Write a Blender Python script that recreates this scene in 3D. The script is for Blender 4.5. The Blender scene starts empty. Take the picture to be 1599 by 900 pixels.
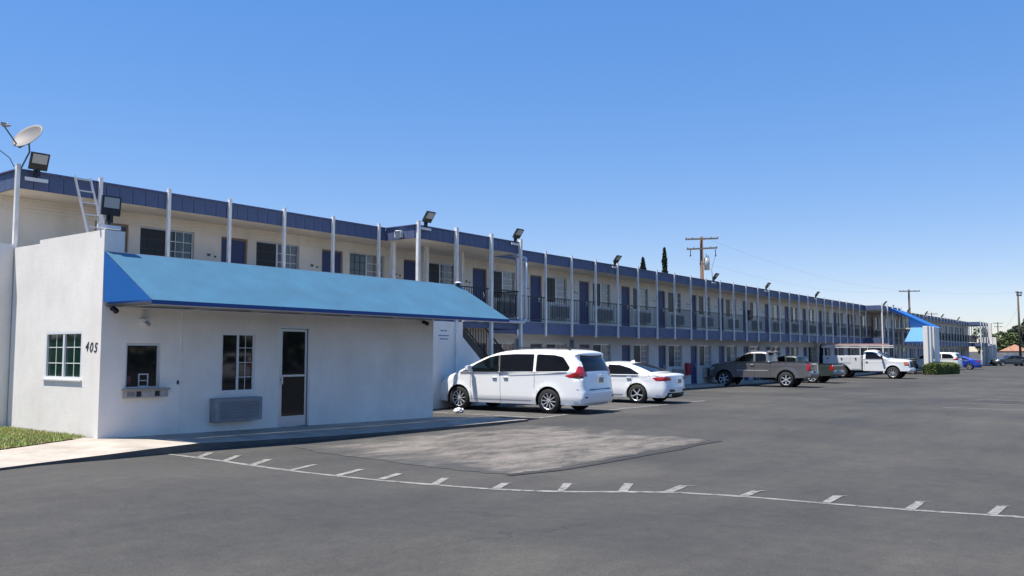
import bpy, bmesh, math, random
import numpy as np
from mathutils import Vector, Matrix
from mathutils.geometry import delaunay_2d_cdt
random.seed(7)
S = bpy.context.scene
COL = S.collection

# ------------------------------------------------------------------ camera
EYE = 1.85
YAW = math.radians(36.739)          # facade runs along +X; camera looks YAW left of it
PITCH = math.radians(4.257)
cd = bpy.data.cameras.new('camera')
cam = bpy.data.objects.new('camera', cd)
COL.objects.link(cam)
S.camera = cam
cd.sensor_width = 36.0
cd.lens = 36.0 * 1330.0 / 1599.0
cd.clip_start = 0.1
cd.clip_end = 9000
fwd = Vector((math.cos(YAW) * math.cos(PITCH), math.sin(YAW) * math.cos(PITCH), math.sin(PITCH)))
cam.location = (0, 0, EYE)
cam.rotation_euler = fwd.to_track_quat('-Z', 'Y').to_euler()
S.render.resolution_x = 1024
S.render.resolution_y = 576

# ------------------------------------------------------------------ sky, sun, exposure
SUN_EL = math.radians(71)
sx, sy = -0.815, 0.58
SUN_ROT = math.atan2(sx, sy)
W = bpy.data.worlds.new('World')
S.world = W
W.use_nodes = True
wt = W.node_tree
bg = wt.nodes['Background']
sky = wt.nodes.new('ShaderNodeTexSky')
sky.sky_type = 'NISHITA'
sky.sun_disc = False
sky.sun_elevation = SUN_EL
sky.sun_rotation = SUN_ROT
sky.altitude = 100
sky.air_density = 1.0
sky.dust_density = 0.0
sky.ozone_density = 3.6
hs = wt.nodes.new('ShaderNodeHueSaturation')      # the photograph's clear, saturated blue
hs.inputs['Saturation'].default_value = 2.02
hs.inputs['Value'].default_value = 1.72
gm = wt.nodes.new('ShaderNodeGamma')               # even tone of the whole dome
gm.inputs['Gamma'].default_value = 0.45
wt.links.new(sky.outputs[0], gm.inputs['Color'])
wt.links.new(gm.outputs[0], hs.inputs['Color'])
hs.inputs['Hue'].default_value = 0.507
tn = wt.nodes.new('ShaderNodeMix'); tn.data_type = 'RGBA'; tn.blend_type = 'MULTIPLY'; tn.inputs[0].default_value = 1
tn.inputs[7].default_value = (1.0, 0.975, 1.13, 1)
wt.links.new(hs.outputs[0], tn.inputs[6])
wt.links.new(tn.outputs[2], bg.inputs['Color'])
bg.inputs['Strength'].default_value = 0.12
sl = bpy.data.lights.new('sun', 'SUN')
sl.energy = 4.7
sl.angle = math.radians(0.53)
sl.color = (1.0, 0.95, 0.86)
so = bpy.data.objects.new('sun', sl)
COL.objects.link(so)
so.location = (-20, 40, 80)
sdir = Vector((sx * math.cos(SUN_EL), sy * math.cos(SUN_EL), math.sin(SUN_EL)))
so.rotation_euler = sdir.to_track_quat('Z', 'Y').to_euler()
S.view_settings.view_transform = 'Standard'
S.view_settings.look = 'None'
S.view_settings.exposure = 0.8
S.view_settings.gamma = 1.0

# ------------------------------------------------------------------ materials
MATS = {}
def mat(name, col, rough=0.7, metal=0.0, var=0.0, scale=3.0, bump=0.0, bscale=40.0, coat=0.0, spec=None, col2=None, detail=6.0, alpha=None, stretch=None):
    if name in MATS:
        return MATS[name]
    m = bpy.data.materials.new(name)
    m.use_nodes = True
    nt = m.node_tree
    b = nt.nodes['Principled BSDF']
    b.inputs['Base Color'].default_value = (*col, 1)
    b.inputs['Roughness'].default_value = rough
    b.inputs['Metallic'].default_value = metal
    if coat: b.inputs['Coat Weight'].default_value = coat; b.inputs['Coat Roughness'].default_value = 0.04
    if spec is not None: b.inputs['Specular IOR Level'].default_value = spec
    if alpha is not None: b.inputs['Alpha'].default_value = alpha
    if var or bump:
        tc = nt.nodes.new('ShaderNodeTexCoord')
        vec = tc.outputs['Object']
        if stretch:
            mp = nt.nodes.new('ShaderNodeMapping'); mp.inputs['Scale'].default_value = stretch
            nt.links.new(vec, mp.inputs[0]); vec = mp.outputs[0]
    if var:
        n = nt.nodes.new('ShaderNodeTexNoise')
        n.inputs['Scale'].default_value = scale; n.inputs['Detail'].default_value = detail; n.inputs['Roughness'].default_value = 0.65
        nt.links.new(vec, n.inputs['Vector'])
        r = nt.nodes.new('ShaderNodeValToRGB')
        r.color_ramp.elements[0].position = 0.3; r.color_ramp.elements[1].position = 0.7
        c2 = col2 if col2 else tuple(c * (1 - var) for c in col)
        r.color_ramp.elements[0].color = (*c2, 1)
        r.color_ramp.elements[1].color = (*tuple(min(1, c * (1 + var * 0.4)) for c in col), 1)
        nt.links.new(n.outputs['Fac'], r.inputs[0])
        nt.links.new(r.outputs[0], b.inputs['Base Color'])
    if bump:
        n2 = nt.nodes.new('ShaderNodeTexNoise'); n2.inputs['Scale'].default_value = bscale; n2.inputs['Detail'].default_value = 5
        nt.links.new(tc.outputs['Object'], n2.inputs['Vector'])
        bp = nt.nodes.new('ShaderNodeBump'); bp.inputs['Strength'].default_value = bump; bp.inputs['Distance'].default_value = 0.01
        nt.links.new(n2.outputs['Fac'], bp.inputs['Height'])
        nt.links.new(bp.outputs[0], b.inputs['Normal'])
    MATS[name] = m
    return m

STUCCO = mat('white_stucco', (0.86, 0.81, 0.745), 0.9, var=0.10, scale=1.1, bump=0.24, bscale=20)
MOTELW = mat('cream_wall_paint', (0.80, 0.735, 0.64), 0.85, var=0.10, scale=0.8, bump=0.25, bscale=60)
SOFFIT = mat('soffit_paint', (0.70, 0.63, 0.53), 0.85, var=0.14, scale=1.5)
NAVY = mat('navy_fascia_paint', (0.088, 0.120, 0.225), 0.6, var=0.18, scale=4, bump=0.1, bscale=15)
NAVYE = mat('fascia_gap_dark', (0.02, 0.025, 0.07), 0.8)
DOORB = mat('door_blue_paint', (0.032, 0.052, 0.155), 0.5, var=0.15, scale=3)
POSTM = mat('post_paint', (0.84, 0.82, 0.78), 0.55, var=0.15, scale=5, stretch=(1, 1, 0.3))
TRIM = mat('door_trim_tan', (0.26, 0.19, 0.14), 0.7, var=0.2, scale=6)
WHITEP = mat('white_paint', (0.72, 0.72, 0.72), 0.45)
ALU = mat('aluminium', (0.55, 0.56, 0.58), 0.35, metal=0.6)
BLACKM = mat('black_metal', (0.015, 0.015, 0.017), 0.45)
SCREEN = mat('window_screen', (0.018, 0.02, 0.022), 0.35, spec=0.35)
GLASSD = mat('dark_glass', (0.010, 0.012, 0.013), 0.04, spec=0.42)
CURT = [mat('curtain_glass_grey', (0.12, 0.125, 0.13), 0.12, var=0.45, scale=4, stretch=(6, 6, 0.4), coat=0.6),
        mat('curtain_glass_light', (0.26, 0.26, 0.26), 0.15, var=0.5, scale=3, stretch=(7, 7, 0.3), coat=0.6),
        mat('curtain_glass_teal', (0.035, 0.06, 0.06), 0.08, var=0.3, scale=3, stretch=(5, 5, 0.4), coat=0.6),
        mat('curtain_reflection_red', (0.42, 0.36, 0.36), 0.15, var=0.4, scale=9, col2=(0.16, 0.03, 0.04), coat=0.6),  # red and white pattern: reflections and curtain put into the pane colour
        mat('curtain_reflection_pattern', (0.5, 0.5, 0.5), 0.15, var=0.4, scale=6, col2=(0.02, 0.03, 0.03), coat=0.6)]  # pale and dark pattern: reflections and curtain painted into the pane
ACM = mat('ac_grey', (0.36, 0.365, 0.355), 0.6, var=0.15, scale=5)
ACD = mat('ac_louvre_dark', (0.15, 0.15, 0.15), 0.6)
AWN = mat('blue_awning_fabric', (0.036, 0.140, 0.232), 0.5, var=0.16, scale=1.6, bump=0.25, bscale=4)
AWN.node_tree.nodes['Principled BSDF'].inputs['Sheen Weight'].default_value = 0.16
AWN.node_tree.nodes['Principled BSDF'].inputs['Sheen Roughness'].default_value = 0.45
AWN2 = mat('blue_fabric_deep', (0.004, 0.115, 0.40), 0.55, var=0.08, scale=2)  # same fabric as the awning top in a deeper, more saturated blue, without sheen
AWNS = mat('awning_seam', (0.034, 0.143, 0.238), 0.6, var=.1, scale=3)
AWNT = mat('awning_trim_blue', (0.012, 0.06, 0.22), 0.6)
AWNU = mat('awning_underside', (0.03, 0.10, 0.22), 0.9)
ROOFM = mat('gravel_roof', (0.33, 0.31, 0.28), 0.95, var=0.2, scale=10)
def flake(m, sc=9, p0=.40, p1=.47, under=(.05, .049, .047)):
    nt = m.node_tree; b = nt.nodes['Principled BSDF']; src = b.inputs['Base Color'].links[0].from_socket
    tc = nt.nodes.new('ShaderNodeTexCoord'); n = nt.nodes.new('ShaderNodeTexNoise'); n.inputs['Scale'].default_value = sc; n.inputs['Detail'].default_value = 9; n.inputs['Roughness'].default_value = .8
    r = nt.nodes.new('ShaderNodeValToRGB'); r.color_ramp.elements[0].position = p0; r.color_ramp.elements[1].position = p1
    x = nt.nodes.new('ShaderNodeMix'); x.data_type = 'RGBA'; x.inputs[6].default_value = (*under, 1)
    L = nt.links; L.new(tc.outputs['Object'], n.inputs['Vector']); L.new(n.outputs['Fac'], r.inputs[0]); L.new(r.outputs[0], x.inputs[0]); L.new(src, x.inputs[7]); L.new(x.outputs[2], b.inputs['Base Color'])
CONC = mat('sidewalk_concrete', (0.47, 0.41, 0.35), 0.9, var=0.22, scale=2.0, bump=0.4, bscale=50)
KERB = mat('kerb_concrete', (0.12, 0.11, 0.10), 0.9, var=0.35, scale=3.0, bump=0.4, bscale=40)
LINEP = mat('road_line_paint', (0.26, 0.25, 0.23), 0.8, var=0.35, scale=7, col2=(0.13, 0.125, 0.118), bump=0.2, bscale=60)
LINEW = mat('stall_line_paint', (0.25, 0.24, 0.23), 0.8, var=0.35, scale=4, col2=(0.12, 0.115, 0.11))
LINEF = mat('faded_stall_line', (0.20, 0.19, 0.18), 0.85, var=0.3, scale=4)
flake(LINEP); flake(LINEW, 5, .38, .48)
WOOD = mat('pole_wood', (0.19, 0.105, 0.06), 0.9, var=0.5, scale=2.5, stretch=(1, 1, 0.4))
WOODD = mat('pole_wood_dark', (0.10, 0.075, 0.06), 0.9, var=0.4, scale=2.5, stretch=(1, 1, 0.4))
WOODG = mat('weathered_wood', (0.22, 0.19, 0.16), 0.9, var=0.4, scale=5)
RUBBER = mat('tyre_rubber', (0.02, 0.02, 0.02), 0.8, var=0.2, scale=10)
CHROME = mat('rim_alloy', (0.66, 0.67, 0.69), 0.3, metal=0.45)
RIMD = mat('rim_dark', (0.02, 0.02, 0.022), 0.35, metal=0.3)
WELL = mat('wheel_well_black', (0.008, 0.008, 0.008), 0.9)
TAIL = mat('tail_light_red', (0.45, 0.012, 0.015), 0.12, coat=1.0)
AMBER = mat('amber_light', (0.55, 0.16, 0.06), 0.15, coat=1.0)
HEADL = mat('headlight_clear', (0.5, 0.5, 0.5), 0.1, coat=1.0, metal=0.3)
TINT = mat('tinted_car_glass', (0.008, 0.009, 0.012), 0.05, spec=0.28)
PLATE = mat('licence_plate', (0.42, 0.42, 0.38), 0.5, var=0.4, scale=14)
DARKP = mat('dark_plastic', (0.02, 0.02, 0.02), 0.6)
SEATM = mat('seat_fabric', (0.10, 0.13, 0.12), 0.9)
GREYP = mat('grey_plastic', (0.30, 0.30, 0.31), 0.5)
LEAF = mat('leaf_green', (0.10, 0.135, 0.045), 0.75, var=0.55, scale=0.5, detail=3)
LEAFD = mat('leaf_dark_green', (0.035, 0.060, 0.025), 0.8, var=0.5, scale=0.5, detail=3)
LEAFH = mat('hedge_leaf', (0.13, 0.17, 0.045), 0.75, var=0.5, scale=1.2, detail=3)
CYPR = mat('cypress_leaf', (0.040, 0.055, 0.024), 0.85, var=0.6, scale=1.0, detail=3)
BARK = mat('bark', (0.13, 0.09, 0.06), 0.95, var=0.3, scale=6)
LENS = mat('lamp_lens', (0.42, 0.42, 0.40), 0.25, var=0.1, scale=30)
RED = mat('red_box_paint', (0.35, 0.02, 0.03), 0.5)
NOTE = mat('blue_ink', (0.06, 0.14, 0.38), 0.7)
INK = mat('black_ink', (0.01, 0.01, 0.01), 0.5)
CLEAR = bpy.data.materials.new('clear_car_glass'); CLEAR.use_nodes = True
_n = CLEAR.node_tree; _b = _n.nodes['Principled BSDF']; _o = _n.nodes['Material Output']
_t = _n.nodes.new('ShaderNodeBsdfTransparent'); _t.inputs[0].default_value = (0.45, 0.55, 0.52, 1)
_m = _n.nodes.new('ShaderNodeMixShader'); _m.inputs[0].default_value = 0.35
_b.inputs['Base Color'].default_value = (0.01, 0.013, 0.013, 1); _b.inputs['Roughness'].default_value = 0.02
_n.links.new(_t.outputs[0], _m.inputs[1]); _n.links.new(_b.outputs[0], _m.inputs[2]); _n.links.new(_m.outputs[0], _o.inputs[0])

def streaks(m, lo=.86, sc=(2.2, 2.2, .25), scale=1.6, p0=.35, p1=.6):
    nt = m.node_tree; b = nt.nodes['Principled BSDF']; src = b.inputs['Base Color'].links[0].from_socket
    tc = nt.nodes.new('ShaderNodeTexCoord'); mp = nt.nodes.new('ShaderNodeMapping'); mp.inputs['Scale'].default_value = sc
    n = nt.nodes.new('ShaderNodeTexNoise'); n.inputs['Scale'].default_value = scale; n.inputs['Detail'].default_value = 9; n.inputs['Roughness'].default_value = .7
    r = nt.nodes.new('ShaderNodeValToRGB'); r.color_ramp.elements[0].position = p0; r.color_ramp.elements[1].position = p1
    r.color_ramp.elements[0].color = (lo, lo * .985, lo * .96, 1); r.color_ramp.elements[1].color = (1, 1, 1, 1)
    x = nt.nodes.new('ShaderNodeMix'); x.data_type = 'RGBA'; x.blend_type = 'MULTIPLY'; x.inputs[0].default_value = 1
    L = nt.links; L.new(tc.outputs['Object'], mp.inputs[0]); L.new(mp.outputs[0], n.inputs['Vector']); L.new(n.outputs['Fac'], r.inputs[0])
    L.new(src, x.inputs[6]); L.new(r.outputs[0], x.inputs[7]); L.new(x.outputs[2], b.inputs['Base Color'])
streaks(STUCCO, .945, (1.6, 1.6, .5), 1.3); streaks(MOTELW, .90, (1.2, 1.2, .4)); streaks(AWN, .90, (1.0, 1.6, .8), 1.3); streaks(NAVY, .8, (1.5, 1.5, .5), 2); streaks(POSTM, .8, (2, 2, .5), 3); streaks(CONC, .78, (1, 1, 1), 1.4, .4, .6)
def paint(name, col, metal=0.0, rough=0.35):
    return mat(name, col, rough, metal=metal, coat=1.0)

def ground_material():
    m = bpy.data.materials.new('asphalt'); m.use_nodes = True
    nt = m.node_tree; L = nt.links; N = nt.nodes
    b = N['Principled BSDF']; b.inputs['Roughness'].default_value = 0.88
    b.inputs['Specular IOR Level'].default_value = 0.35
    tc = N.new('ShaderNodeTexCoord')
    def noise(s, d=6, r=0.6, st=None):
        n = N.new('ShaderNodeTexNoise'); n.inputs['Scale'].default_value = s; n.inputs['Detail'].default_value = d; n.inputs['Roughness'].default_value = r
        if st:
            mp = N.new('ShaderNodeMapping'); mp.inputs['Scale'].default_value = st; mp.inputs['Rotation'].default_value = (0, 0, 0.25)
            L.new(tc.outputs['Object'], mp.inputs[0]); L.new(mp.outputs[0], n.inputs['Vector'])
        else: L.new(tc.outputs['Object'], n.inputs['Vector'])
        return n
    def ramp(n, p0, c0, p1, c1):
        r = N.new('ShaderNodeValToRGB'); e = r.color_ramp.elements
        e[0].position = p0; e[1].position = p1; e[0].color = (*c0, 1); e[1].color = (*c1, 1)
        L.new(n.outputs['Fac'], r.inputs[0]); return r
    def mix(fac, a, bb, typ='MIX'):
        x = N.new('ShaderNodeMix'); x.data_type = 'RGBA'; x.blend_type = typ
        if isinstance(fac, float): x.inputs[0].default_value = fac
        else: L.new(fac, x.inputs[0])
        L.new(a, x.inputs[6]); L.new(bb, x.inputs[7]); return x.outputs[2]
    big = ramp(noise(0.22, 4, 0.55), 0.35, (0.043, 0.0425, 0.0415), 0.66, (0.071, 0.067, 0.060))
    streak = ramp(noise(0.9, 5, 0.6, (0.25, 1.4, 1)), 0.36, (0.88, 0.88, 0.89), 0.70, (1.10, 1.09, 1.07))
    mid = ramp(noise(5.0, 8, 0.75), 0.32, (0.84, 0.84, 0.84), 0.68, (1.17, 1.16, 1.14))
    fine = ramp(noise(60, 5, 0.85), 0.36, (0.62, 0.62, 0.62), 0.66, (1.45, 1.43, 1.4))
    c = mix(1.0, big.outputs[0], streak.outputs[0], 'MULTIPLY')
    c = mix(1.0, c, mid.outputs[0], 'MULTIPLY')
    c = mix(0.8, c, fine.outputs[0], 'MULTIPLY')
    # pale scuffs and oil stains
    sc = ramp(noise(1.7, 9, 0.8), 0.66, (0, 0, 0), 0.74, (1, 1, 1))
    pale = N.new('ShaderNodeRGB'); pale.outputs[0].default_value = (0.11, 0.10, 0.09, 1)
    ms = N.new('ShaderNodeMath'); ms.operation = 'MULTIPLY'; ms.inputs[1].default_value = 0.45; L.new(sc.outputs[0], ms.inputs[0])
    c = mix(ms.outputs[0], c, pale.outputs[0])
    oil = ramp(noise(0.75, 3, 0.5), 0.66, (0, 0, 0), 0.78, (1, 1, 1))
    dk = N.new('ShaderNodeRGB'); dk.outputs[0].default_value = (0.05, 0.05, 0.052, 1)
    mo = N.new('ShaderNodeMath'); mo.operation = 'MULTIPLY'; mo.inputs[1].default_value = 0.3; L.new(oil.outputs[0], mo.inputs[0])
    c = mix(mo.outputs[0], c, dk.outputs[0])
    # hairline cracks, warped cells, only in some areas
    w = noise(.9, 4, .6); wv = N.new('ShaderNodeVectorMath'); wv.operation = 'MULTIPLY_ADD'; wv.inputs[1].default_value = (1.6, 1.6, 0)
    L.new(w.outputs['Color'], wv.inputs[0]); L.new(tc.outputs['Object'], wv.inputs[2])
    vo = N.new('ShaderNodeTexVoronoi'); vo.feature = 'DISTANCE_TO_EDGE'; vo.inputs['Scale'].default_value = .33; L.new(wv.outputs[0], vo.inputs['Vector'])
    cr = N.new('ShaderNodeValToRGB'); cr.color_ramp.elements[0].position = .0; cr.color_ramp.elements[1].position = .006
    cr.color_ramp.elements[0].color = (1, 1, 1, 1); cr.color_ramp.elements[1].color = (0, 0, 0, 1); L.new(vo.outputs['Distance'], cr.inputs[0])
    cm = ramp(noise(.35, 3, .5), .50, (0, 0, 0), .62, (1, 1, 1)); mm = N.new('ShaderNodeMath'); mm.operation = 'MULTIPLY'
    L.new(cr.outputs[0], mm.inputs[0]); L.new(cm.outputs[0], mm.inputs[1]); m2 = N.new('ShaderNodeMath'); m2.operation = 'MULTIPLY'; m2.inputs[1].default_value = .6; L.new(mm.outputs[0], m2.inputs[0])
    ck = N.new('ShaderNodeRGB'); ck.outputs[0].default_value = (.016, .016, .016, 1); c = mix(m2.outputs[0], c, ck.outputs[0])
    # pale stone chips
    vs_ = N.new('ShaderNodeTexVoronoi'); vs_.inputs['Scale'].default_value = 26; L.new(tc.outputs['Object'], vs_.inputs['Vector'])
    sr_ = N.new('ShaderNodeValToRGB'); sr_.color_ramp.elements[0].position = .10; sr_.color_ramp.elements[1].position = .16; sr_.color_ramp.elements[0].color = (1, 1, 1, 1); sr_.color_ramp.elements[1].color = (0, 0, 0, 1); L.new(vs_.outputs['Distance'], sr_.inputs[0])
    sp_ = N.new('ShaderNodeMath'); sp_.operation = 'MULTIPLY'; sp_.inputs[1].default_value = .35; L.new(sr_.outputs[0], sp_.inputs[0])
    st = N.new('ShaderNodeRGB'); st.outputs[0].default_value = (.15, .14, .125, 1); c = mix(sp_.outputs[0], c, st.outputs[0])
    L.new(c, b.inputs['Base Color'])
    bn = noise(90, 4, 0.8); bp = N.new('ShaderNodeBump'); bp.inputs['Strength'].default_value = 0.5; bp.inputs['Distance'].default_value = 0.006
    L.new(bn.outputs['Fac'], bp.inputs['Height']); L.new(bp.outputs[0], b.inputs['Normal'])
    return m
ASPH = ground_material()
def patch_material():
    m = bpy.data.materials.new('worn_pavement'); m.use_nodes = True
    nt = m.node_tree; L = nt.links; N = nt.nodes; b = N['Principled BSDF']; b.inputs['Roughness'].default_value = 0.92
    tc = N.new('ShaderNodeTexCoord')
    mp = N.new('ShaderNodeMapping'); mp.inputs['Scale'].default_value = (0.6, 1.2, 1); mp.inputs['Rotation'].default_value = (0, 0, 0.3)
    L.new(tc.outputs['Object'], mp.inputs[0])
    n = N.new('ShaderNodeTexNoise'); n.inputs['Scale'].default_value = 1.6; n.inputs['Detail'].default_value = 10; n.inputs['Roughness'].default_value = 0.75
    L.new(mp.outputs[0], n.inputs['Vector'])
    r = N.new('ShaderNodeValToRGB'); e = r.color_ramp.elements
    e[0].position = 0.36; e[0].color = (0.045, 0.043, 0.041, 1); e[1].position = 0.62; e[1].color = (0.200, 0.178, 0.155, 1)
    k = e.new(0.48); k.color = (0.125, 0.110, 0.095, 1)
    L.new(n.outputs['Fac'], r.inputs[0])
    f = N.new('ShaderNodeTexNoise'); f.inputs['Scale'].default_value = 45; f.inputs['Detail'].default_value = 5; L.new(tc.outputs['Object'], f.inputs['Vector'])
    fr = N.new('ShaderNodeValToRGB'); fr.color_ramp.elements[0].position = 0.35; fr.color_ramp.elements[1].position = 0.65
    fr.color_ramp.elements[0].color = (0.7, 0.7, 0.7, 1); fr.color_ramp.elements[1].color = (1.2, 1.2, 1.2, 1); L.new(f.outputs['Fac'], fr.inputs[0])
    sx_ = N.new('ShaderNodeSeparateXYZ'); L.new(tc.outputs['Object'], sx_.inputs[0])
    def M(op, a, c=None):
        m_ = N.new('ShaderNodeMath'); m_.operation = op
        for k, v in enumerate((a, c)):
            if v is None: continue
            if isinstance(v, (int, float)): m_.inputs[k].default_value = v
            else: L.new(v, m_.inputs[k])
        return m_.outputs[0]
    en = N.new('ShaderNodeTexNoise'); en.inputs['Scale'].default_value = 1.5; en.inputs['Detail'].default_value = 8; L.new(mp.outputs[0], en.inputs['Vector'])
    dmin = M('MINIMUM', M('MINIMUM', M('SUBTRACT', sx_.outputs[0], 9.5), M('SUBTRACT', 16.6, sx_.outputs[0])), M('MINIMUM', M('MULTIPLY', M('SUBTRACT', sx_.outputs[1], 6.9), 3), M('SUBTRACT', 12.35, sx_.outputs[1])))
    fall = M('MULTIPLY', M('ADD', dmin, M('MULTIPLY', M('SUBTRACT', en.outputs['Fac'], .5), 4.5)), .9); fc = N.new('ShaderNodeClamp'); L.new(fall, fc.inputs[0])
    as_ = N.new('ShaderNodeRGB'); as_.outputs[0].default_value = (.054, .052, .049, 1)
    e0 = N.new('ShaderNodeMix'); e0.data_type = 'RGBA'; L.new(fc.outputs[0], e0.inputs[0]); L.new(as_.outputs[0], e0.inputs[6]); L.new(r.outputs[0], e0.inputs[7])
    x = N.new('ShaderNodeMix'); x.data_type = 'RGBA'; x.blend_type = 'MULTIPLY'; x.inputs[0].default_value = 1
    L.new(e0.outputs[2], x.inputs[6]); L.new(fr.outputs[0], x.inputs[7]); L.new(x.outputs[2], b.inputs['Base Color'])
    bp = N.new('ShaderNodeBump'); bp.inputs['Strength'].default_value = 0.8; bp.inputs['Distance'].default_value = 0.015
    L.new(f.outputs['Fac'], bp.inputs['Height']); L.new(bp.outputs[0], b.inputs['Normal'])
    return m
PATCH = patch_material()

# ------------------------------------------------------------------ helpers
def link(name, data, parent=None, loc=(0, 0, 0), rot=(0, 0, 0)):
    o = bpy.data.objects.new(name, data)
    COL.objects.link(o)
    o.location = loc; o.rotation_euler = rot
    if parent: o.parent = parent
    return o
def tag(o, label=None, cat=None, group=None, kind=None):
    if label: o['label'] = label
    if cat: o['category'] = cat
    if group: o['group'] = group
    if kind: o['kind'] = kind
    return o
def thing(name, label, cat, loc=(0, 0, 0), rz=0, group=None):
    return tag(link(name, None, None, loc, (0, 0, rz)), label, cat, group)

class MB:
    def __init__(s): s.v = []; s.f = []; s.m = []
    def add(s, vs, fs, mi=0):
        o = len(s.v); s.v += [tuple(p) for p in vs]
        for f in fs: s.f.append([i + o for i in f]); s.m.append(mi)
    def box(s, x0, y0, z0, x1, y1, z1, mi=0):
        s.add([(x0, y0, z0), (x1, y0, z0), (x1, y1, z0), (x0, y1, z0), (x0, y0, z1), (x1, y0, z1), (x1, y1, z1), (x0, y1, z1)],
              [(0, 3, 2, 1), (4, 5, 6, 7), (0, 1, 5, 4), (1, 2, 6, 5), (2, 3, 7, 6), (3, 0, 4, 7)], mi)
    def quad(s, *p, mi=0): s.add(p, [tuple(range(len(p)))], mi)
    def hexa(s, a, b, mi=0):   # two matching loops
        n = len(a)
        s.add(list(a) + list(b), [tuple(reversed(range(n))), tuple(range(n, 2 * n))] + [(i, (i + 1) % n, n + (i + 1) % n, n + i) for i in range(n)], mi)
    def prism_y(s, pts, y0, y1, mi=0):   # (x,z) polygon
        s.hexa([(x, y0, z) for x, z in pts], [(x, y1, z) for x, z in pts], mi)
    def tube(s, p0, p1, r, n=8, r1=None, mi=0, cap=True):
        p0 = Vector(p0); p1 = Vector(p1); d = (p1 - p0).normalized()
        u = d.orthogonal().normalized(); w = d.cross(u)
        r1 = r if r1 is None else r1
        a = [p0 + (u * math.cos(t) + w * math.sin(t)) * r for t in [2 * math.pi * i / n for i in range(n)]]
        b = [p1 + (u * math.cos(t) + w * math.sin(t)) * r1 for t in [2 * math.pi * i / n for i in range(n)]]
        fs = [(i, (i + 1) % n, n + (i + 1) % n, n + i) for i in range(n)]
        if cap: fs += [tuple(reversed(range(n))), tuple(range(n, 2 * n))]
        s.add(a + b, fs, mi)
    def bar(s, p0, p1, w, h, mi=0, up=(0, 0, 1)):   # rectangular bar
        p0 = Vector(p0); p1 = Vector(p1); d = (p1 - p0).normalized(); up = Vector(up)
        sd = d.cross(up)
        if sd.length < 1e-4: sd = Vector((1, 0, 0))
        sd.normalize(); u = sd.cross(d)
        o = [sd * w / 2 + u * h / 2, sd * w / 2 - u * h / 2, -sd * w / 2 - u * h / 2, -sd * w / 2 + u * h / 2]
        s.hexa([p0 + q for q in o], [p1 + q for q in o], mi)
    def mesh(s, name, mats, smooth=False):
        me = bpy.data.meshes.new(name)
        me.from_pydata([tuple(v) for v in s.v], [], s.f)
        for m in (mats if isinstance(mats, (list, tuple)) else [mats]): me.materials.append(m)
        me.polygons.foreach_set('material_index', s.m)
        bm = bmesh.new(); bm.from_mesh(me); bmesh.ops.recalc_face_normals(bm, faces=bm.faces); bm.to_mesh(me); bm.free()
        if smooth: me.polygons.foreach_set('use_smooth', [True] * len(me.polygons))
        me.update()
        return me
    def build(s, name, mats, parent=None, smooth=False, loc=(0, 0, 0), rot=(0, 0, 0)):
        return link(name, s.mesh(name, mats, smooth), parent, loc, rot)

def bevel(o, w=0.01, seg=2):
    m = o.modifiers.new('bevel', 'BEVEL'); m.width = w; m.segments = seg; m.limit_method = 'ANGLE'
    return o
def box_part(name, m, parent, b, bv=0.0):
    q = MB(); q.box(*b); o = q.build(name, m, parent)
    if bv: bevel(o, bv)
    return o

def gz(x):   # height of the asphalt
    pts = [(-1e4, .31), (5.5, .31), (8, .21), (10.5, .14), (16, .10), (20, .15), (45, 0), (1e4, 0)]
    for (a, za), (b, zb) in zip(pts, pts[1:]):
        if x <= b: return za + (zb - za) * (x - a) / (b - a)
    return 0
GX = [5.5, 8, 10.5, 16, 20, 45]

def unproj(px, py, z=None):
    r = Vector((math.sin(YAW), -math.cos(YAW), 0)); U = r.cross(fwd)
    d = fwd * 1330. + r * (px - 799.5) - U * (py - 450); zz = .2 if z is None else z
    for _ in range(12):
        P = Vector((0, 0, EYE)) + d * ((zz - EYE) / d.z)
        if z is not None: break
        zz = gz(P.x) + .005
    return P.x, P.y
def sheet(name, poly, dz, m, parent=None, kind=None, flat=None):
    """flat polygon (x,y) draped on the asphalt"""
    bm = bmesh.new()
    vs = [bm.verts.new((x, y, 0)) for x, y in poly]
    bm.faces.new(vs)
    bmesh.ops.triangulate(bm, faces=bm.faces)
    for gx in GX:
        bmesh.ops.bisect_plane(bm, geom=bm.verts[:] + bm.edges[:] + bm.faces[:], plane_co=(gx, 0, 0), plane_no=(1, 0, 0))
    for v in bm.verts: v.co.z = flat if flat is not None else gz(v.co.x) + dz
    bmesh.ops.recalc_face_normals(bm, faces=bm.faces)
    me = bpy.data.meshes.new(name); bm.to_mesh(me); bm.free(); me.materials.append(m)
    if me.polygons and me.polygons[0].normal.z < 0: me.flip_normals()
    o = link(name, me, parent)
    if kind: o['kind'] = kind
    return o
def strip_poly(p, q, w):
    p = Vector(p).to_2d() if len(p) > 2 else Vector(p); q = Vector(q)
    d = (q - p).normalized(); n = Vector((-d.y, d.x)) * w / 2
    return [tuple(p + n), tuple(q + n), tuple(q - n), tuple(p - n)]

def text_part(name, s, m, parent, loc, rot, size, extrude=0.006, shear=0.0, align='LEFT'):
    c = bpy.data.curves.new(name, 'FONT'); c.body = s; c.size = size; c.extrude = extrude; c.shear = shear; c.align_x = align
    t = bpy.data.objects.new(name, c); COL.objects.link(t)
    dg = bpy.context.evaluated_depsgraph_get(); dg.update()
    me = bpy.data.meshes.new_from_object(t.evaluated_get(dg)); bpy.data.objects.remove(t)
    me.materials.clear(); me.materials.append(m)
    return link(name, me, parent, loc, rot)

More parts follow.
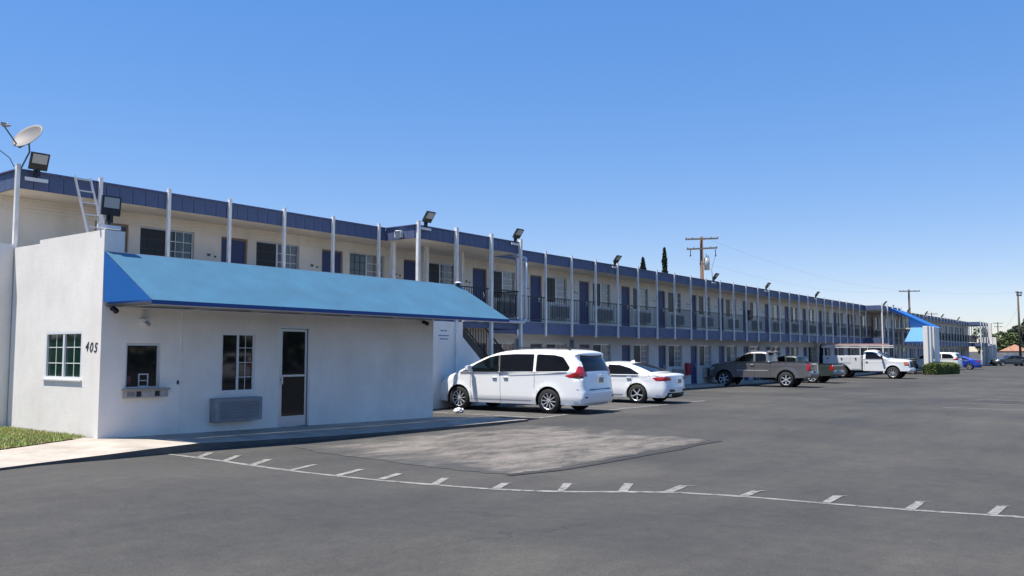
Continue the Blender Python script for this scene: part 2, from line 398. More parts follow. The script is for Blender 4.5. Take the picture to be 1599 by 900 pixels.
# ------------------------------------------------------------------ ground
xs = [-3000, -60, 5.5, 8, 10.5, 16, 20, 45, 200, 6000]; ys = [-3000, -50, 0, 30, 200, 6000]
q = MB()
for i in range(len(xs) - 1):
    for j in range(len(ys) - 1):
        a, b, c, d = xs[i], xs[i + 1], ys[j], ys[j + 1]
        q.add([(a, c, gz(a)), (b, c, gz(b)), (b, d, gz(b)), (a, d, gz(a))], [(0, 1, 2, 3)])
bmg = q.build('asphalt_ground', ASPH); tag(bmg, kind='structure')
bm_ = bmesh.new(); bm_.from_mesh(bmg.data); bmesh.ops.remove_doubles(bm_, verts=bm_.verts, dist=1e-4); bm_.to_mesh(bmg.data); bm_.free()
GR = bmg

# worn light patch with a broken edge
pp = [(9.95, 12.3), (11.62, 12.4), (14.39, 12.45), (16.5, 11.9), (16.9, 10.2), (16.3, 8.1), (15.9, 7.0), (13.92, 7.0), (11.47, 6.98), (10.2, 7.02), (9.35, 7.2), (9.3, 8.3), (9.5, 9.6), (9.6, 11.2)]
ed = []
for i in range(len(pp)):
    a = Vector(pp[i]); b = Vector(pp[(i + 1) % len(pp)]); n = max(2, int((b - a).length / 0.16))
    for k in range(n):
        p = a.lerp(b, k / n); ed.append((p.x + random.uniform(-.06, .06), p.y + random.uniform(-.06, .06)))
sheet('worn_patch', ed, 0.005, PATCH, GR)
er = [(9.35, 7.1), (10.3, 6.93), (11.5, 6.88), (12.8, 6.9), (13.9, 6.86), (14.9, 6.92), (15.9, 6.85)]
q = [(x, y + random.uniform(-.02, .02)) for x, y in er] + [(x, y - .10 - random.uniform(0, .06)) for x, y in reversed(er)]
sheet('patch_edge_seam', q, 0.009, mat('tar_seam', (0.03, 0.03, 0.03), 0.9, var=0.3, scale=8), GR).name = 'tar_seam'  # dark tar seam along the near edge of the patch

# curved white line with ticks across the lot
LPX = [(262, 709), (330, 717.5), (395, 727), (455, 735), (530, 743.5), (595, 750), (685, 757.5), (776, 764), (876, 767.5), (975, 768), (1050, 769), (1163, 775.5), (1290, 786), (1420, 796), (1550, 804.5), (1620, 810)]
LN = [unproj(a, b) for a, b in LPX] + [(10.1, -.5), (10.4, -2.4)]
def crom(P, n=6):
    out = []
    P = [Vector(p) for p in P]
    for i in range(len(P) - 1):
        p0 = P[max(i - 1, 0)]; p1 = P[i]; p2 = P[i + 1]; p3 = P[min(i + 2, len(P) - 1)]
        for k in range(n):
            t = k / n
            out.append(0.5 * ((2 * p1) + (p2 - p0) * t + (2 * p0 - 5 * p1 + 4 * p2 - p3) * t * t + (3 * p1 - p0 - 3 * p2 + p3) * t ** 3))
    out.append(P[-1]); return out
C = crom(LN)
lw = 0.11
L1, R1 = [], []
for i, p in enumerate(C):
    d = (C[min(i + 1, len(C) - 1)] - C[max(i - 1, 0)]).normalized(); n = Vector((-d.y, d.x)); w = lw / 2 + random.uniform(-.012, .012)
    L1.append(tuple(p + n * w)); R1.append(tuple(p - n * w))
sheet('painted_line', L1 + R1[::-1], 0.004, LINEP, GR)
TK = [((7.72, 12.2), (7.95, 12.55)), ((7.68, 11.55), (8.02, 11.75)), ((7.70, 10.75), (8.2, 11.0))]
# tick marks: (base, tip) measured on the ground
TICKS = [(312, 714, 330, 707), (350, 720, 372, 711.5), (395, 726, 420, 717.5), (455, 734, 492, 725.5), (530, 742, 563, 733), (595, 748, 625, 739.5), (680, 755.5, 697, 746.5),
         (776, 763, 789, 755), (876, 766.5, 887, 755), (972, 767, 983, 755), (1044, 767.5, 1067, 758.5), (1163, 774, 1180, 767), (1290, 785, 1308, 775), (1420, 795, 1437, 783), (1550, 803, 1564, 790.5)]
for a, b, c, d in TICKS:
    p = unproj(a, b); t = unproj(c, d)
    t = tuple(p[i] + (t[i] - p[i]) * 1.0 for i in (0, 1)); p = tuple(p[i] - (t[i] - p[i]) * .06 for i in (0, 1))
    qp = [(x + random.uniform(-.012, .012), y + random.uniform(-.012, .012)) for x, y in strip_poly(p, t, random.uniform(.095, .12))]
    sheet('painted_tick', qp, 0.0065, LINEP, GR)
    e = unproj(c + random.uniform(9, 26), d + random.uniform(-.4, 1.2))
    sheet('faded_tick_tail', [qp[1], (e[0], e[1]), qp[2]], 0.0085, LINEP, GR)

# stall lines
def stall(p, q, w=0.1): sheet('stall_line', strip_poly(p, q, w), 0.004, LINEW, GR)
stall((18.15, 17.9), (18.25, 12.75), .14); stall((18.2, 12.75), (28.6, 12.75), .12)
for x in (23.0, 28.4, 33.2, 37.2, 41.4): stall((x, 17.4), (x + .15, 13.9 if x > 30 else 12.8), .1)
for k in range(9):
    x = 29.75 + 3.16 * k
    sheet('stall_line', strip_poly((x, 5.3 - .02 * k), (x + .15, -1.5), .13), 0.004, LINEF, GR)
stall((77.4, 13.1), (83.2, 5.2), .25)
for x in (49, 53.5, 58, 65, 69): stall((x, 17.4), (x + 1.5, 13.2), .1)
# light concrete apron of the near stalls
sheet('stall_apron', [(18.3, 17.6), (28.3, 17.6), (28.3, 12.82), (18.3, 12.82)], 0.0022, mat('stall_pavement', (0.078, 0.073, 0.068), .9, var=.3, scale=1.2, bump=.3, bscale=60), GR)

# office sidewalk with kerb
def walk(name, poly_xyz, drop, mtop, mside):
    q = MB(); n = len(poly_xyz)
    bmw = bmesh.new(); fw_ = bmw.faces.new([bmw.verts.new(p) for p in poly_xyz]); bmw.verts.index_update(); tr = bmesh.ops.triangulate(bmw, faces=[fw_], ngon_method='BEAUTY')
    bmw.verts.index_update(); q.add([tuple(v.co) for v in bmw.verts], [tuple(v.index for v in f.verts) for f in bmw.faces], 0); bmw.free()
    for i in range(n):
        a = poly_xyz[i]; b = poly_xyz[(i + 1) % n]
        q.add([a, b, (b[0], b[1], b[2] - drop), (a[0], a[1], a[2] - drop)], [(0, 1, 2, 3)], 1)
    o = q.build(name, [mtop, mside]); return o
EDGE = [(*unproj(x, y, z), z) for x, y, z in ((110, 717, .345), (175, 709, .345), (240, 700.5, .345), (312, 692, .335), (370, 689.5, .27), (430, 686, .225), (520, 680.5, .20), (603, 674.6, .19), (719, 664.5, .18), (813, 656, .17))]
sw = walk('sidewalk', [(1.0, 11.2, .345), (5.0, 12.0, .345)] + EDGE + [(17.35, 12.45, .16), (17.3, 13.6, .17), (16.2, 14.6, .20), (7.56, 14.6, .36), (7.45, 14.75, .36), (5.8, 14.0, .36), (1.0, 11.9, .36)], .3, CONC, KERB)
tag(sw, kind='structure')
# expansion joints
for x in (8.6, 10.4, 12.2, 14.0, 15.8):
    q = MB(); z = .36 - .0187 * (x - 7.56)
    q.add([(x, 13.9 - .1 * (x - 8) , z + .003), (x + .015, 13.9 - .1 * (x - 8), z + .003), (x + .015, 14.48, z + .003), (x, 14.48, z + .003)], [(0, 1, 2, 3)])
fw = MB()
fw.box(23.8, 18.25, -.1, 75, 19.6, .13); fw.box(82, 18.25, -.1, 129, 19.6, .13)
o = fw.build('motel_walkway', CONC); tag(o, kind='structure')
bevel(o, .02)

# grass wedge on the left
lawn = sheet('lawn_soil', [(1.0, 11.92), (5.8, 14.02), (7.44, 14.78), (7.54, 14.9), (7.54, 18.0), (1.0, 18.0)], .21, mat('lawn_soil', (.16, .13, .05), .95, var=.3, scale=4), flat=.372); tag(lawn, kind='structure')
q = MB()
def inlawn(x, y):
    if y < 13.3 or y > 17.95 or x > 7.52: return False
    return y > 14.02 + (x - 5.8) * .455 + random.uniform(-.02, .02)
for _ in range(26000):
    x = random.uniform(4.2, 7.52); y = random.uniform(13.3, 17.95)
    if not inlawn(x, y): continue
    h = random.uniform(.025, .065); a = random.uniform(0, 6.28); w = .009; lx = random.uniform(-.03, .03); ly = random.uniform(-.03, .03); z = .372
    q.add([(x - w * math.cos(a), y - w * math.sin(a), z), (x + w * math.cos(a), y + w * math.sin(a), z), (x + lx, y + ly, z + h)], [(0, 1, 2)])
o = q.build('lawn_grass', mat('grass_blades', (.24, .35, .075), .8, var=.7, scale=2.2, col2=(.40, .31, .15), detail=4)); tag(o, 'short patchy green and straw grass beside the office wall', 'grass', kind='stuff')

# ------------------------------------------------------------------ generic building pieces
def wallgrid(q, x0, x1, z0, z1, y, holes, depth, mi=0, rmi=0):
    """wall facing -Y with rectangular holes (xa,xb,za,zb) and reveals"""
    X = sorted({x0, x1, *[h[0] for h in holes], *[h[1] for h in holes]}); Z = sorted({z0, z1, *[h[2] for h in holes], *[h[3] for h in holes]})
    for i in range(len(X) - 1):
        for j in range(len(Z) - 1):
            cx = (X[i] + X[i + 1]) / 2; cz = (Z[j] + Z[j + 1]) / 2
            if any(h[0] < cx < h[1] and h[2] < cz < h[3] for h in holes): continue
            q.add([(X[i], y, Z[j]), (X[i + 1], y, Z[j]), (X[i + 1], y, Z[j + 1]), (X[i], y, Z[j + 1])], [(0, 1, 2, 3)], mi)
    for a, b, c, d in holes:
        y2 = y + depth
        q.add([(a, y, c), (a, y2, c), (a, y2, d), (a, y, d), (b, y, c), (b, y2, c), (b, y2, d), (b, y, d)],
              [(0, 1, 2, 3), (4, 7, 6, 5), (3, 2, 6, 7), (0, 4, 5, 1)], rmi)

def window_meshes(w, h, grid=(3, 4), fr=.045):
    f = MB()
    f.box(0, -.02, 0, w, .04, fr); f.box(0, -.02, h - fr, w, .04, h); f.box(0, -.02, fr, fr, .04, h - fr); f.box(w - fr, -.02, fr, w, .04, h - fr)
    f.box(w / 2 - .03, -.015, fr, w / 2 + .03, .035, h - fr)
    p = MB(); p.box(0, 0, 0, w / 2 - fr - .03, .012, h - 2 * fr)
    g = MB(); pw = w / 2 - fr - .03; ph = h - 2 * fr
    for i in range(1, grid[0]): g.box(pw * i / grid[0] - .009, -.008, 0, pw * i / grid[0] + .009, -.001, ph)
    for j in range(1, grid[1]): g.box(0, -.0095, ph * j / grid[1] - .009, pw, -.0015, ph * j / grid[1] + .009)
    return f, p, g
# ------------------------------------------------------------------ motel
BX0, BX1 = 7.75, 129.3
YF, YWALL, YBAY = 18.4, 19.5, 17.17
ZR, ZFB, ZS, ZSB = 5.56, 5.19, 2.95, 2.49
motel = thing('motel_building', 'long two storey cream motel with navy fascias, balcony and evenly spaced slender posts', 'motel', (BX0, YWALL, 0))
M0 = Vector((-BX0, -YWALL, 0))
def mp(q, name, mats, parent=None, smooth=False):
    o = q.build(name, mats, parent or motel, smooth); 
    if parent is None or parent is motel: o.location = M0
    return o
doors = [9.93, 13.30, 16.72, 20.18, 23.75, 27.33, 30.95, 34.60, 38.27, 41.97]
while doors[-1] < BX1 - 8: doors.append(doors[-1] + 3.68)
win = [(d + (1.1 if d < 25 else 1.12), d + (2.58 if d < 25 else 2.64)) for d in doors]
holes = []
for d, (a, b) in zip(doors, win):
    holes.append((d, d + .82, ZS, 4.88)); holes.append((a, b, 3.82, 4.90))
    holes.append((d, d + .82, .12, 2.15)); holes.append((a, b, 1.05, 2.18))
q = MB()
wallgrid(q, 7.85, BX1, -.2, 5.22, YWALL, holes + [], .13)
q.box(7.85, YWALL + .001, -.2, 7.9, 31, 5.22); q.box(BX1 - .05, YWALL + .001, -.2, BX1, 31, 5.22); q.box(7.9, 30.9, -.2, BX1 - .05, 31, 5.22)
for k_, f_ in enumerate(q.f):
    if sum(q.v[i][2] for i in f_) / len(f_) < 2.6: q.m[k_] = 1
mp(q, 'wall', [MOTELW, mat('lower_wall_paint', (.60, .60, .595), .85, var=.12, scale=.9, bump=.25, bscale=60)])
# soffit, roof, slab
q = MB()
q.box(BX0 + .03, YF + .03, 5.20, BX1, 31.2, 5.50); mp(q, 'roof', [ROOFM])
q = MB(); q.box(BX0 + .03, YF + .035, 5.185, BX1, YWALL - .001, 5.197); mp(q, 'soffit', SOFFIT)
q = MB(); q.box(7.9, YF + .03, 2.56, BX1, YWALL - .002, ZS - .003); mp(q, 'balcony_slab', SOFFIT)
# thin lap boards at the top of the upper wall
q = MB()
for k in range(4):
    q.add([(7.86, YWALL - .018, 5.18 - .075 * k - .068), (BX1, YWALL - .018, 5.18 - .075 * k - .068), (BX1, YWALL - .004, 5.18 - .075 * k), (7.86, YWALL - .004, 5.18 - .075 * k)], [(0, 1, 2, 3)])
    q.add([(7.86, YWALL - .018, 5.18 - .075 * k - .068), (BX1, YWALL - .018, 5.18 - .075 * k - .068), (BX1, YWALL - .001, 5.18 - .075 * k - .069), (7.86, YWALL - .001, 5.18 - .075 * k - .069)], [(0, 3, 2, 1)])
o = mp(q, 'lap_siding', MOTELW); o['kind'] = 'stuff'
# fascia: near boards one by one, then one strip with grooves
bw = .305
def fboard(w): 
    b = MB(); b.box(0, 0, 0, w - .012, .022, ZR - ZFB); return b.mesh('fascia_board', NAVY)
FBM = fboard(bw)
def board_run(p0, p1, z):
    p0 = Vector(p0); p1 = Vector(p1); L = (p1 - p0).length; n = max(1, round(L / bw)); a = math.atan2((p1 - p0).y, (p1 - p0).x)
    for k in range(n):
        p = p0 + (p1 - p0) * (k / n)
        o = link('fascia_board', FBM, motel, (p.x - BX0, p.y - YWALL, z), (0, 0, a)); o.scale = (L / n / bw, 1, 1)
backs = MB()
def back_run(p0, p1, z0, z1, off=.03):
    backs.bar((p0[0], p0[1], (z0 + z1) / 2), (p1[0], p1[1], (z0 + z1) / 2), .02, z1 - z0 - .012)
SEG = [((BX0, 26), (BX0, YF)), ((BX0, YF), (18.25, YF)), ((18.25, YF), (18.25, YBAY)), ((18.25, YBAY), (23.5, YBAY)), ((23.5, YBAY), (23.5, YF)), ((23.5, YF), (31.2, YF))]
for a, b in SEG: board_run(a, b, ZFB)
d = .034
for (x0, y0, x1, y1) in [(BX0 + d, 26, BX0 + d, YF), (BX0, YF + d, 18.2, YF + d), (18.25 + d, YF, 18.25 + d, YBAY + d), (18.25, YBAY + d, 23.46, YBAY + d), (23.5 - d, YBAY, 23.5 - d, YF), (23.5, YF + d, 31.2, YF + d)]:
    back_run((x0, y0), (x1, y1), ZFB, ZR)
mp(backs, 'fascia_backing', NAVYE)
q = MB(); x = 31.2
while x < 125:
    if not (73.0 < x < 79.5): q.box(x, YF, ZFB, x + bw - .012, YF + .02, ZR)
    x += bw
q.box(31.2, YF + .006, ZFB + .01, 125, YF + .03, ZR - .01)
o = mp(q, 'fascia_strip', NAVY); o['kind'] = 'stuff'
# metal drip edge
q = MB()
for (a, b) in [((BX0 - .015, 26), (BX0 - .015, YF - .015)), ((BX0 - .015, YF - .015), (18.25, YF - .015)), ((18.235, YF), (18.235, YBAY - .015)), ((18.235, YBAY - .015), (23.515, YBAY - .015)), ((23.515, YBAY), (23.515, YF)), ((23.5, YF - .015), (BX1, YF - .015))]:
    q.bar((a[0], a[1], ZR + .014), (b[0], b[1], ZR + .014), .05, .025)
mp(q, 'drip_edge', mat('drip_edge_navy', (.09, .10, .22), .4))
# bay roof
q = MB(); q.box(18.3, YBAY + .05, 5.2, 23.44, YF + .02, 5.5); q.box(18.3, YBAY + .05, 5.185, 23.44, YF + .03, 5.197)
mp(q, 'bay_roof', SOFFIT)
# slab fascia
q = MB(); q.box(23.5, YF, ZSB, BX1, YF + .028, ZS - .02); q.box(7.9, YF + .001, ZSB, 18.25, YF + .028, ZS - .02)
q.box(18.25, YBAY, 2.60, 23.5, YBAY + .03, ZS - .02); q.box(23.47, YBAY + .03, 2.60, 23.5, YF - .002, ZS - .02)
mp(q, 'balcony_fascia', NAVY)
q = MB(); q.box(23.5, YF - .012, ZS - .02, BX1, YF + .03, ZS - .001); q.box(20.4, YBAY - .01, ZS - .02, 23.5, YBAY + .03, ZS - .001); mp(q, 'balcony_edge', mat('balcony_edge_grey', (.30, .31, .34), .6))
q = MB(); q.box(21.9, YBAY + .03, 2.70, 23.47, YF + .03, ZS - .02); q.box(17.2, YBAY + .03, 2.70, 19.4, YF + .03, ZS - .02); mp(q, 'bay_landing', SOFFIT)
# posts
posts = [9.44, 11.08, 12.74, 14.43, 16.13, 17.92]
def post_mesh(z0, z1, w=.074):
    b = MB(); b.box(-w / 2, -w / 2, z0, w / 2, w / 2, z1); b.box(-w / 2 - .004, -w / 2 - .004, z1, w / 2 + .004, w / 2 + .004, z1 + .012); return b.mesh('post', POSTM)
PM = post_mesh(2.42, 5.66)
px = 26.73; pr = []
while px < BX1: pr.append(px); px += 1.838
pr = [24.9] + pr
xbay2 = (73.0, 79.4)
for x in posts + pr:
    if xbay2[0] < x < xbay2[1]: continue
    link('post', PM, motel, (x - BX0, YF - .045 - YWALL, 0))
link('post', PM, motel, (7.72 - BX0, YF - .045 - YWALL, 0))
PB = post_mesh(.12, 5.68, .10)
for x in (18.32, 20.05, 21.8, 23.42): link('post', PB, motel, (x - BX0, YBAY - .052 - YWALL, 0))
PI = post_mesh(2.95, 5.19, .12)
for x in (18.55, 20.05, 21.8, 23.4): link('post', PI, motel, (x - BX0, YF - .02 - YWALL, 0))
# railings
def rail_mesh(L, n):
    b = MB(); b.box(0, -.02, .92, L, .02, .955); b.box(0, -.012, .09, L, .012, .115)
    for k in range(n):
        x = L * (k + .5) / n; b.box(x - .0075, -.0075, .115, x + .0075, .0075, .92)
    return b.mesh('railing', BLACKM)
RM = rail_mesh(1.838 - .09, 14)
ends = [24.9] + pr[1:]
for a, b in zip(pr, pr[1:]):
    if xbay2[0] - 1.9 < a < xbay2[1] and not (a < xbay2[0] - .2): continue
    o = link('railing', RM, motel, (a + .045 - BX0, YF + .0 - YWALL - .03, ZS)); o.scale = ((b - a - .09) / 1.748, 1, 1)
for a, b in ((23.5, 24.9), (20.1, 21.75), (21.85, 23.37)):
    o = link('railing', RM, motel, (a + .02 - BX0, (YF if a > 23.4 else YBAY) - YWALL - .03 + (.0 if a > 23.4 else .04), ZS)); o.scale = ((b - a - .04) / 1.748, 1, 1)
o = link('railing', RM, motel, (23.44 - BX0, YBAY + .03 - YWALL, ZS), (0, 0, math.pi / 2)); o.scale = (1.15 / 1.748, 1, 1)
# doors, windows, AC
def door_mesh(h):
    b = MB(); b.box(.05, 0, 0, .77, .045, h - .05); m1 = b.mesh('door', DOORB)
    t = MB(); t.box(0, -.025, 0, .05, .05, h); t.box(.77, -.025, 0, .82, .05, h); t.box(.05, -.022, h - .05, .77, .048, h); m2 = t.mesh('door_frame', TRIM)
    k = MB(); k.tube((.70, -.05, .95), (.70, 0, .95), .028, 8); k.box(.665, -.008, .88, .735, 0, 1.08); m3 = k.mesh('door_handle', ALU)
    return m1, m2, m3
DU = door_mesh(1.93); DL = door_mesh(2.03)
wmesh = {}
def wset(w, h):
    key = (round(w, 2), h)
    if key not in wmesh:
        f, p, g = window_meshes(w, h, (3, 4) if h < 1.1 else (2, 4))
        wmesh[key] = (f.mesh('window', ALU), p, g.mesh('muntins', WHITEP), {})
    return wmesh[key]
def pane(key, p, m):
    c = wmesh[key][3]
    if m.name not in c: c[m.name] = p.mesh('pane', m)
    return c[m.name]
am = MB(); am.box(0, -.22, 0, 1.05, 0, .50); acb = am.mesh('air_conditioner', ACM)
am = MB()
for k in range(9): am.box(.06, -.232, .05 + .046 * k, .99, -.215, .05 + .046 * k + .026)
acl = am.mesh('louvres', ACD)
DIM = {}
def dimg(key, g):
    if key not in DIM:
        m = g.copy(); m.materials.clear(); m.materials.append(mat('muntin_behind_screen', (.055, .055, .05), .6)); DIM[key] = m
    return DIM[key]
def place_window(x, z, w, h, left, right):
    f, p, g, _ = wset(w, h); key = (round(w, 2), h)
    o = link('window', f, motel, (x - BX0, .07, z))
    link('pane', pane(key, p, left), o, (.045, .008, .045))
    link('pane', pane(key, p, right), o, (w / 2 + .03, .008, .045))
    link('muntins', g, o, (w / 2 + .03, .008, .045))
    if x < 32: link('muntins', dimg(key, g), o, (.045, .008, .045))
    return o
num = 201
for i, (d, (a, b)) in enumerate(zip(doors, win)):
    if 73.5 < d < 77: pass
    for zz, D in ((ZS, DU), (.12, DL)):
        o = link('door', D[0], motel, (d - BX0, .07, zz)); link('door_frame', D[1], o); link('door_handle', D[2], o)
    r = random.Random(i * 3 + 1)
    w = b - a
    rc = CURT[2] if i == 0 else (CURT[0] if i in (1,) else r.choice([CURT[0], CURT[0], CURT[1], CURT[2]]))
    place_window(a, 3.82, w, 1.08, SCREEN if r.random() < .85 else CURT[2], rc)
    rl = {6: CURT[4], 7: CURT[3], 8: CURT[1], 5: CURT[3], 4: CURT[3], 9: CURT[4]}.get(i, r.choice([CURT[0], CURT[1], CURT[2], CURT[4]]))
    place_window(a, 1.05, w, 1.13, SCREEN if r.random() < .8 else CURT[2], rl)
    for zz in (3.21, .46):
        xa = a + w / 2 - .525 + .1
        o = link('air_conditioner', acb, motel, (xa - BX0, 0, zz)); link('louvres', acl, o)
    if i < 14:
        q = MB(); q.box(0, -.012, 0, .10, 0, .07); lm = q.build('number_plate', mat('plaque_tan', (.30, .27, .22), .6), motel, loc=(d - .42 - BX0, -.001, 4.32))
        t = MB()
        for k in range(3): t.box(.015 + .027 * k, -.016, .014, .033 + .027 * k, -.0122, .056)
        t.build('numerals', INK, lm)
        q = MB(); q.box(0, -.03, 0, .035, 0, .045); q.build('door_bell', DARKP, motel, loc=(d - .2 - BX0, -.001, 4.30))
# red fire box, small posters on the ground floor wall
q = MB(); q.box(0, -.18, 0, .42, 0, .62); bevel(q.build('fire_cabinet', RED, motel, loc=(41.2 - BX0, -.001, .62)), .01)
q = MB(); q.box(0, -.15, 0, .38, 0, .6); bevel(q.build('wall_panel', mat('panel_brown', (.07, .04, .035), .6), motel, loc=(50.0 - BX0, -.001, 3.75)), .01)
for x in (26.35, 30.15):
    q = MB(); q.box(0, -.03, 0, .32, 0, .95, 0); q.box(.05, -.036, .42, .13, -.0302, .9, 1); q.box(.19, -.036, .42, .27, -.0302, .9, 1)
    q.build('wall_board', [mat('board_pale_blue', (.22, .28, .36), .6), mat('board_navy', (.02, .05, .16), .5)], motel, loc=(x - BX0, -.001, 1.4))
# downspout with long horizontal run under the bay
q = MB(); y = YBAY - .13
q.tube((23.62, y, 5.05), (23.62, y, 2.96), .05, 10); q.tube((23.62, y, 2.96), (23.5, y, 2.84), .05, 10); q.tube((23.5, y, 2.84), (20.3, y, 2.84), .05, 10)
q.tube((23.62, y, 5.05), (23.62, YBAY + .6, 5.2), .045, 10)
for x in (22.4, 21.2): q.box(x - .015, y - .056, 2.78, x + .015, YBAY, 2.90)
o = q.build('drain_pipe', mat('pipe_white', (.60, .62, .66), .4), None, True); tag(o, 'white drain pipe dropping beside the first stair bay and running left under its floor', 'drain pipe')

# stairs: builder used at both bays
def stair(x0, y0, y1, name_label, wall):
    t = thing('staircase', name_label, 'staircase', (x0, y0, .12))
    run, rise, n = 3.72, 2.83, 15
    def P(x, y, z): return (x, y - y0, z)
    for yy in (y0, y1):
        q = MB(); w = .05
        q.hexa([P(0, yy, rise + .03), P(run, yy, .03), P(run, yy, -.0), P(run - .35, yy, -.0), P(-.02, yy, rise - .28)],
               [P(0, yy + w, rise + .03), P(run, yy + w, .03), P(run, yy + w, 0), P(run - .35, yy + w, 0), P(-.02, yy + w, rise - .28)])
        q.build('stringer', BLACKM, t)
        r = MB(); r.bar(P(0, yy + .02, rise + .92), P(run, yy + .02, .92), .04, .04)
        r.bar(P(0, yy + .02, rise + .12), P(run, yy + .02, .12), .03, .03)
        for k in range(27):
            x = .07 + k * run / 27; z = rise * (1 - x / run); r.box(x - .008, yy - y0 + .012, z + .06, x + .008, yy - y0 + .028, z + .92)
        r.build('railing', BLACKM, t)
    tr = MB(); tr.box(0, .06, 0, .30, y1 - y0 - .01, .05); tm = tr.mesh('tread', mat('tread_concrete', (.2, .19, .18), .9, var=.2, scale=5))
    for k in range(n - 1): link('tread', tm, t, (.02 + k * run / (n - 1), 0, rise * (1 - (k + 1) / n) - .05))
    return t
stair(20.0, YBAY + .06, YF - .14, 'black metal staircase descending to the right under the first bay behind the white minivan', True)
sc = tag(link('screen_wall', None, None, (18.0, 17.13, .1)), 'white stair wall carrying a small printed notice, right of the office', 'wall')
q = MB(); q.prism_y([(-.6, -.1), (4.9, -.1), (5.4, -.02), (5.1, .06), (2.38, 2.20), (2.38, 2.66), (-.6, 2.66)], 0, .07); q.build('wall_panel', STUCCO, sc)
q = MB()   # unreadable small print: short word-like strokes
rr = random.Random(3)
for r_, (n0, wl) in enumerate([(2, .16), (4, .24), (3, .20)]):
    x = 1.32 - .0 - wl + .18; z = 2.36 - .1 * r_ - (.05 if r_ else 0)
    for k in range(n0):
        w = wl * 2 / n0 * .82; q.box(x, -.004, z, x + w, -.001, z + .035); x += wl * 2 / n0
q.build('notice_print', NOTE, sc)

# ------------------------------------------------------------------ office building
OX0, OX1, OY = 7.56, 16.1, 14.5
off = thing('office_building', 'low white stucco office with blue awning and the number 405 on its side', 'office', (OX0, OY, .3))
OO = Vector((-OX0, -OY, -.3))
def op(q, name, mats, parent=None, smooth=False):
    o = q.build(name, mats, parent or off, smooth)
    if parent is None: o.location = OO
    return o
B_ = (8.02, 8.68, 1.19, 2.00); WN = (9.96, 10.74, 1.05, 2.21); DR = (11.33, 12.15, .27, 2.38)
q = MB(); wallgrid(q, OX0, OX1, -.1, 3.57, OY, [B_, WN, DR], .14)
op(q, 'front_wall', STUCCO)
# side wall facing -X with one window hole
SW = (15.14, 16.50, 1.35, 2.21)
q = MB(); T = MB()
Ys = [OY, SW[0], SW[1], 16.9, 17.95]; Zs = [-.1, SW[2], SW[3], 3.90, 3.97]
for i in range(4):
    for j in range(4):
        if i == 1 and j == 1: continue
        if i == 3 and j == 3: continue
        q.add([(OX0, Ys[i], Zs[j]), (OX0, Ys[i + 1], Zs[j]), (OX0, Ys[i + 1], Zs[j + 1]), (OX0, Ys[i], Zs[j + 1])], [(0, 1, 2, 3)])
q.add([(OX0, SW[0], SW[2]), (OX0 + .12, SW[0], SW[2]), (OX0 + .12, SW[0], SW[3]), (OX0, SW[0], SW[3]), (OX0, SW[1], SW[2]), (OX0 + .12, SW[1], SW[2]), (OX0 + .12, SW[1], SW[3]), (OX0, SW[1], SW[3])], [(0, 1, 2, 3), (4, 7, 6, 5), (3, 2, 6, 7), (0, 4, 5, 1)])
# parapet body above the roof and the return at the front
q.add([(OX0, 16.9, 3.90), (OX0 + .37, 16.9, 3.90), (OX0 + .37, 16.9, 3.97), (OX0, 16.9, 3.97)], [(0, 1, 2, 3)])
q.add([(OX0, OY, 3.57), (OX0 + .37, OY, 3.57), (OX0 + .37, OY, 3.97), (OX0, OY, 3.97)], [(0, 1, 2, 3)])
q.add([(OX0, OY, 3.97), (OX0 + .37, OY, 3.97), (OX0 + .37, 16.9, 3.97), (OX0, 16.9, 3.97)], [(0, 1, 2, 3)])
q.add([(OX0, 16.9, 3.90), (OX0 + .37, 16.9, 3.90), (OX0 + .37, 17.95, 3.90), (OX0, 17.95, 3.90)], [(0, 1, 2, 3)])
q.add([(OX0 + .37, OY, 3.3), (OX0 + .37, 17.95, 3.3), (OX0 + .37, 17.95, 3.90), (OX0 + .37, 16.9, 3.90), (OX0 + .37, 16.9, 3.97), (OX0 + .37, OY, 3.97)], [(0, 1, 2, 3, 4, 5)])
op(q, 'side_wall', STUCCO)
q = MB(); q.box(OX1 - .15, OY + .002, -.1, OX1 - .001, 17.95, 3.57); q.box(OX0 + .01, 17.95, -.1, OX1, 18.1, 3.90); q.box(OX0 - .30, 17.98, -.1, OX0 - .003, 21.0, 3.97)
op(q, 'back_wall', STUCCO)
q = MB(); q.box(OX0 + .37, OY + .15, 3.3, OX1 - .15, 17.94, 3.42); op(q, 'roof', ROOFM)
q = MB(); q.box(OX0 + .37, OY + .001, 3.42, OX1, OY + .16, 3.6); op(q, 'parapet', STUCCO)
# dark interior so the openings read as rooms
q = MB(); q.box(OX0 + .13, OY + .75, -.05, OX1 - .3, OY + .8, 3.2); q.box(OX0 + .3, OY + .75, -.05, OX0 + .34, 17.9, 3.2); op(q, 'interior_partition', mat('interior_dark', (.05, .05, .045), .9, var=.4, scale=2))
q = MB(); q.box(OX0 + .13, OY + .15, .2, OX1 - .2, 17.9, .26); op(q, 'floor', mat('interior_floor', (.12, .09, .07), .6))
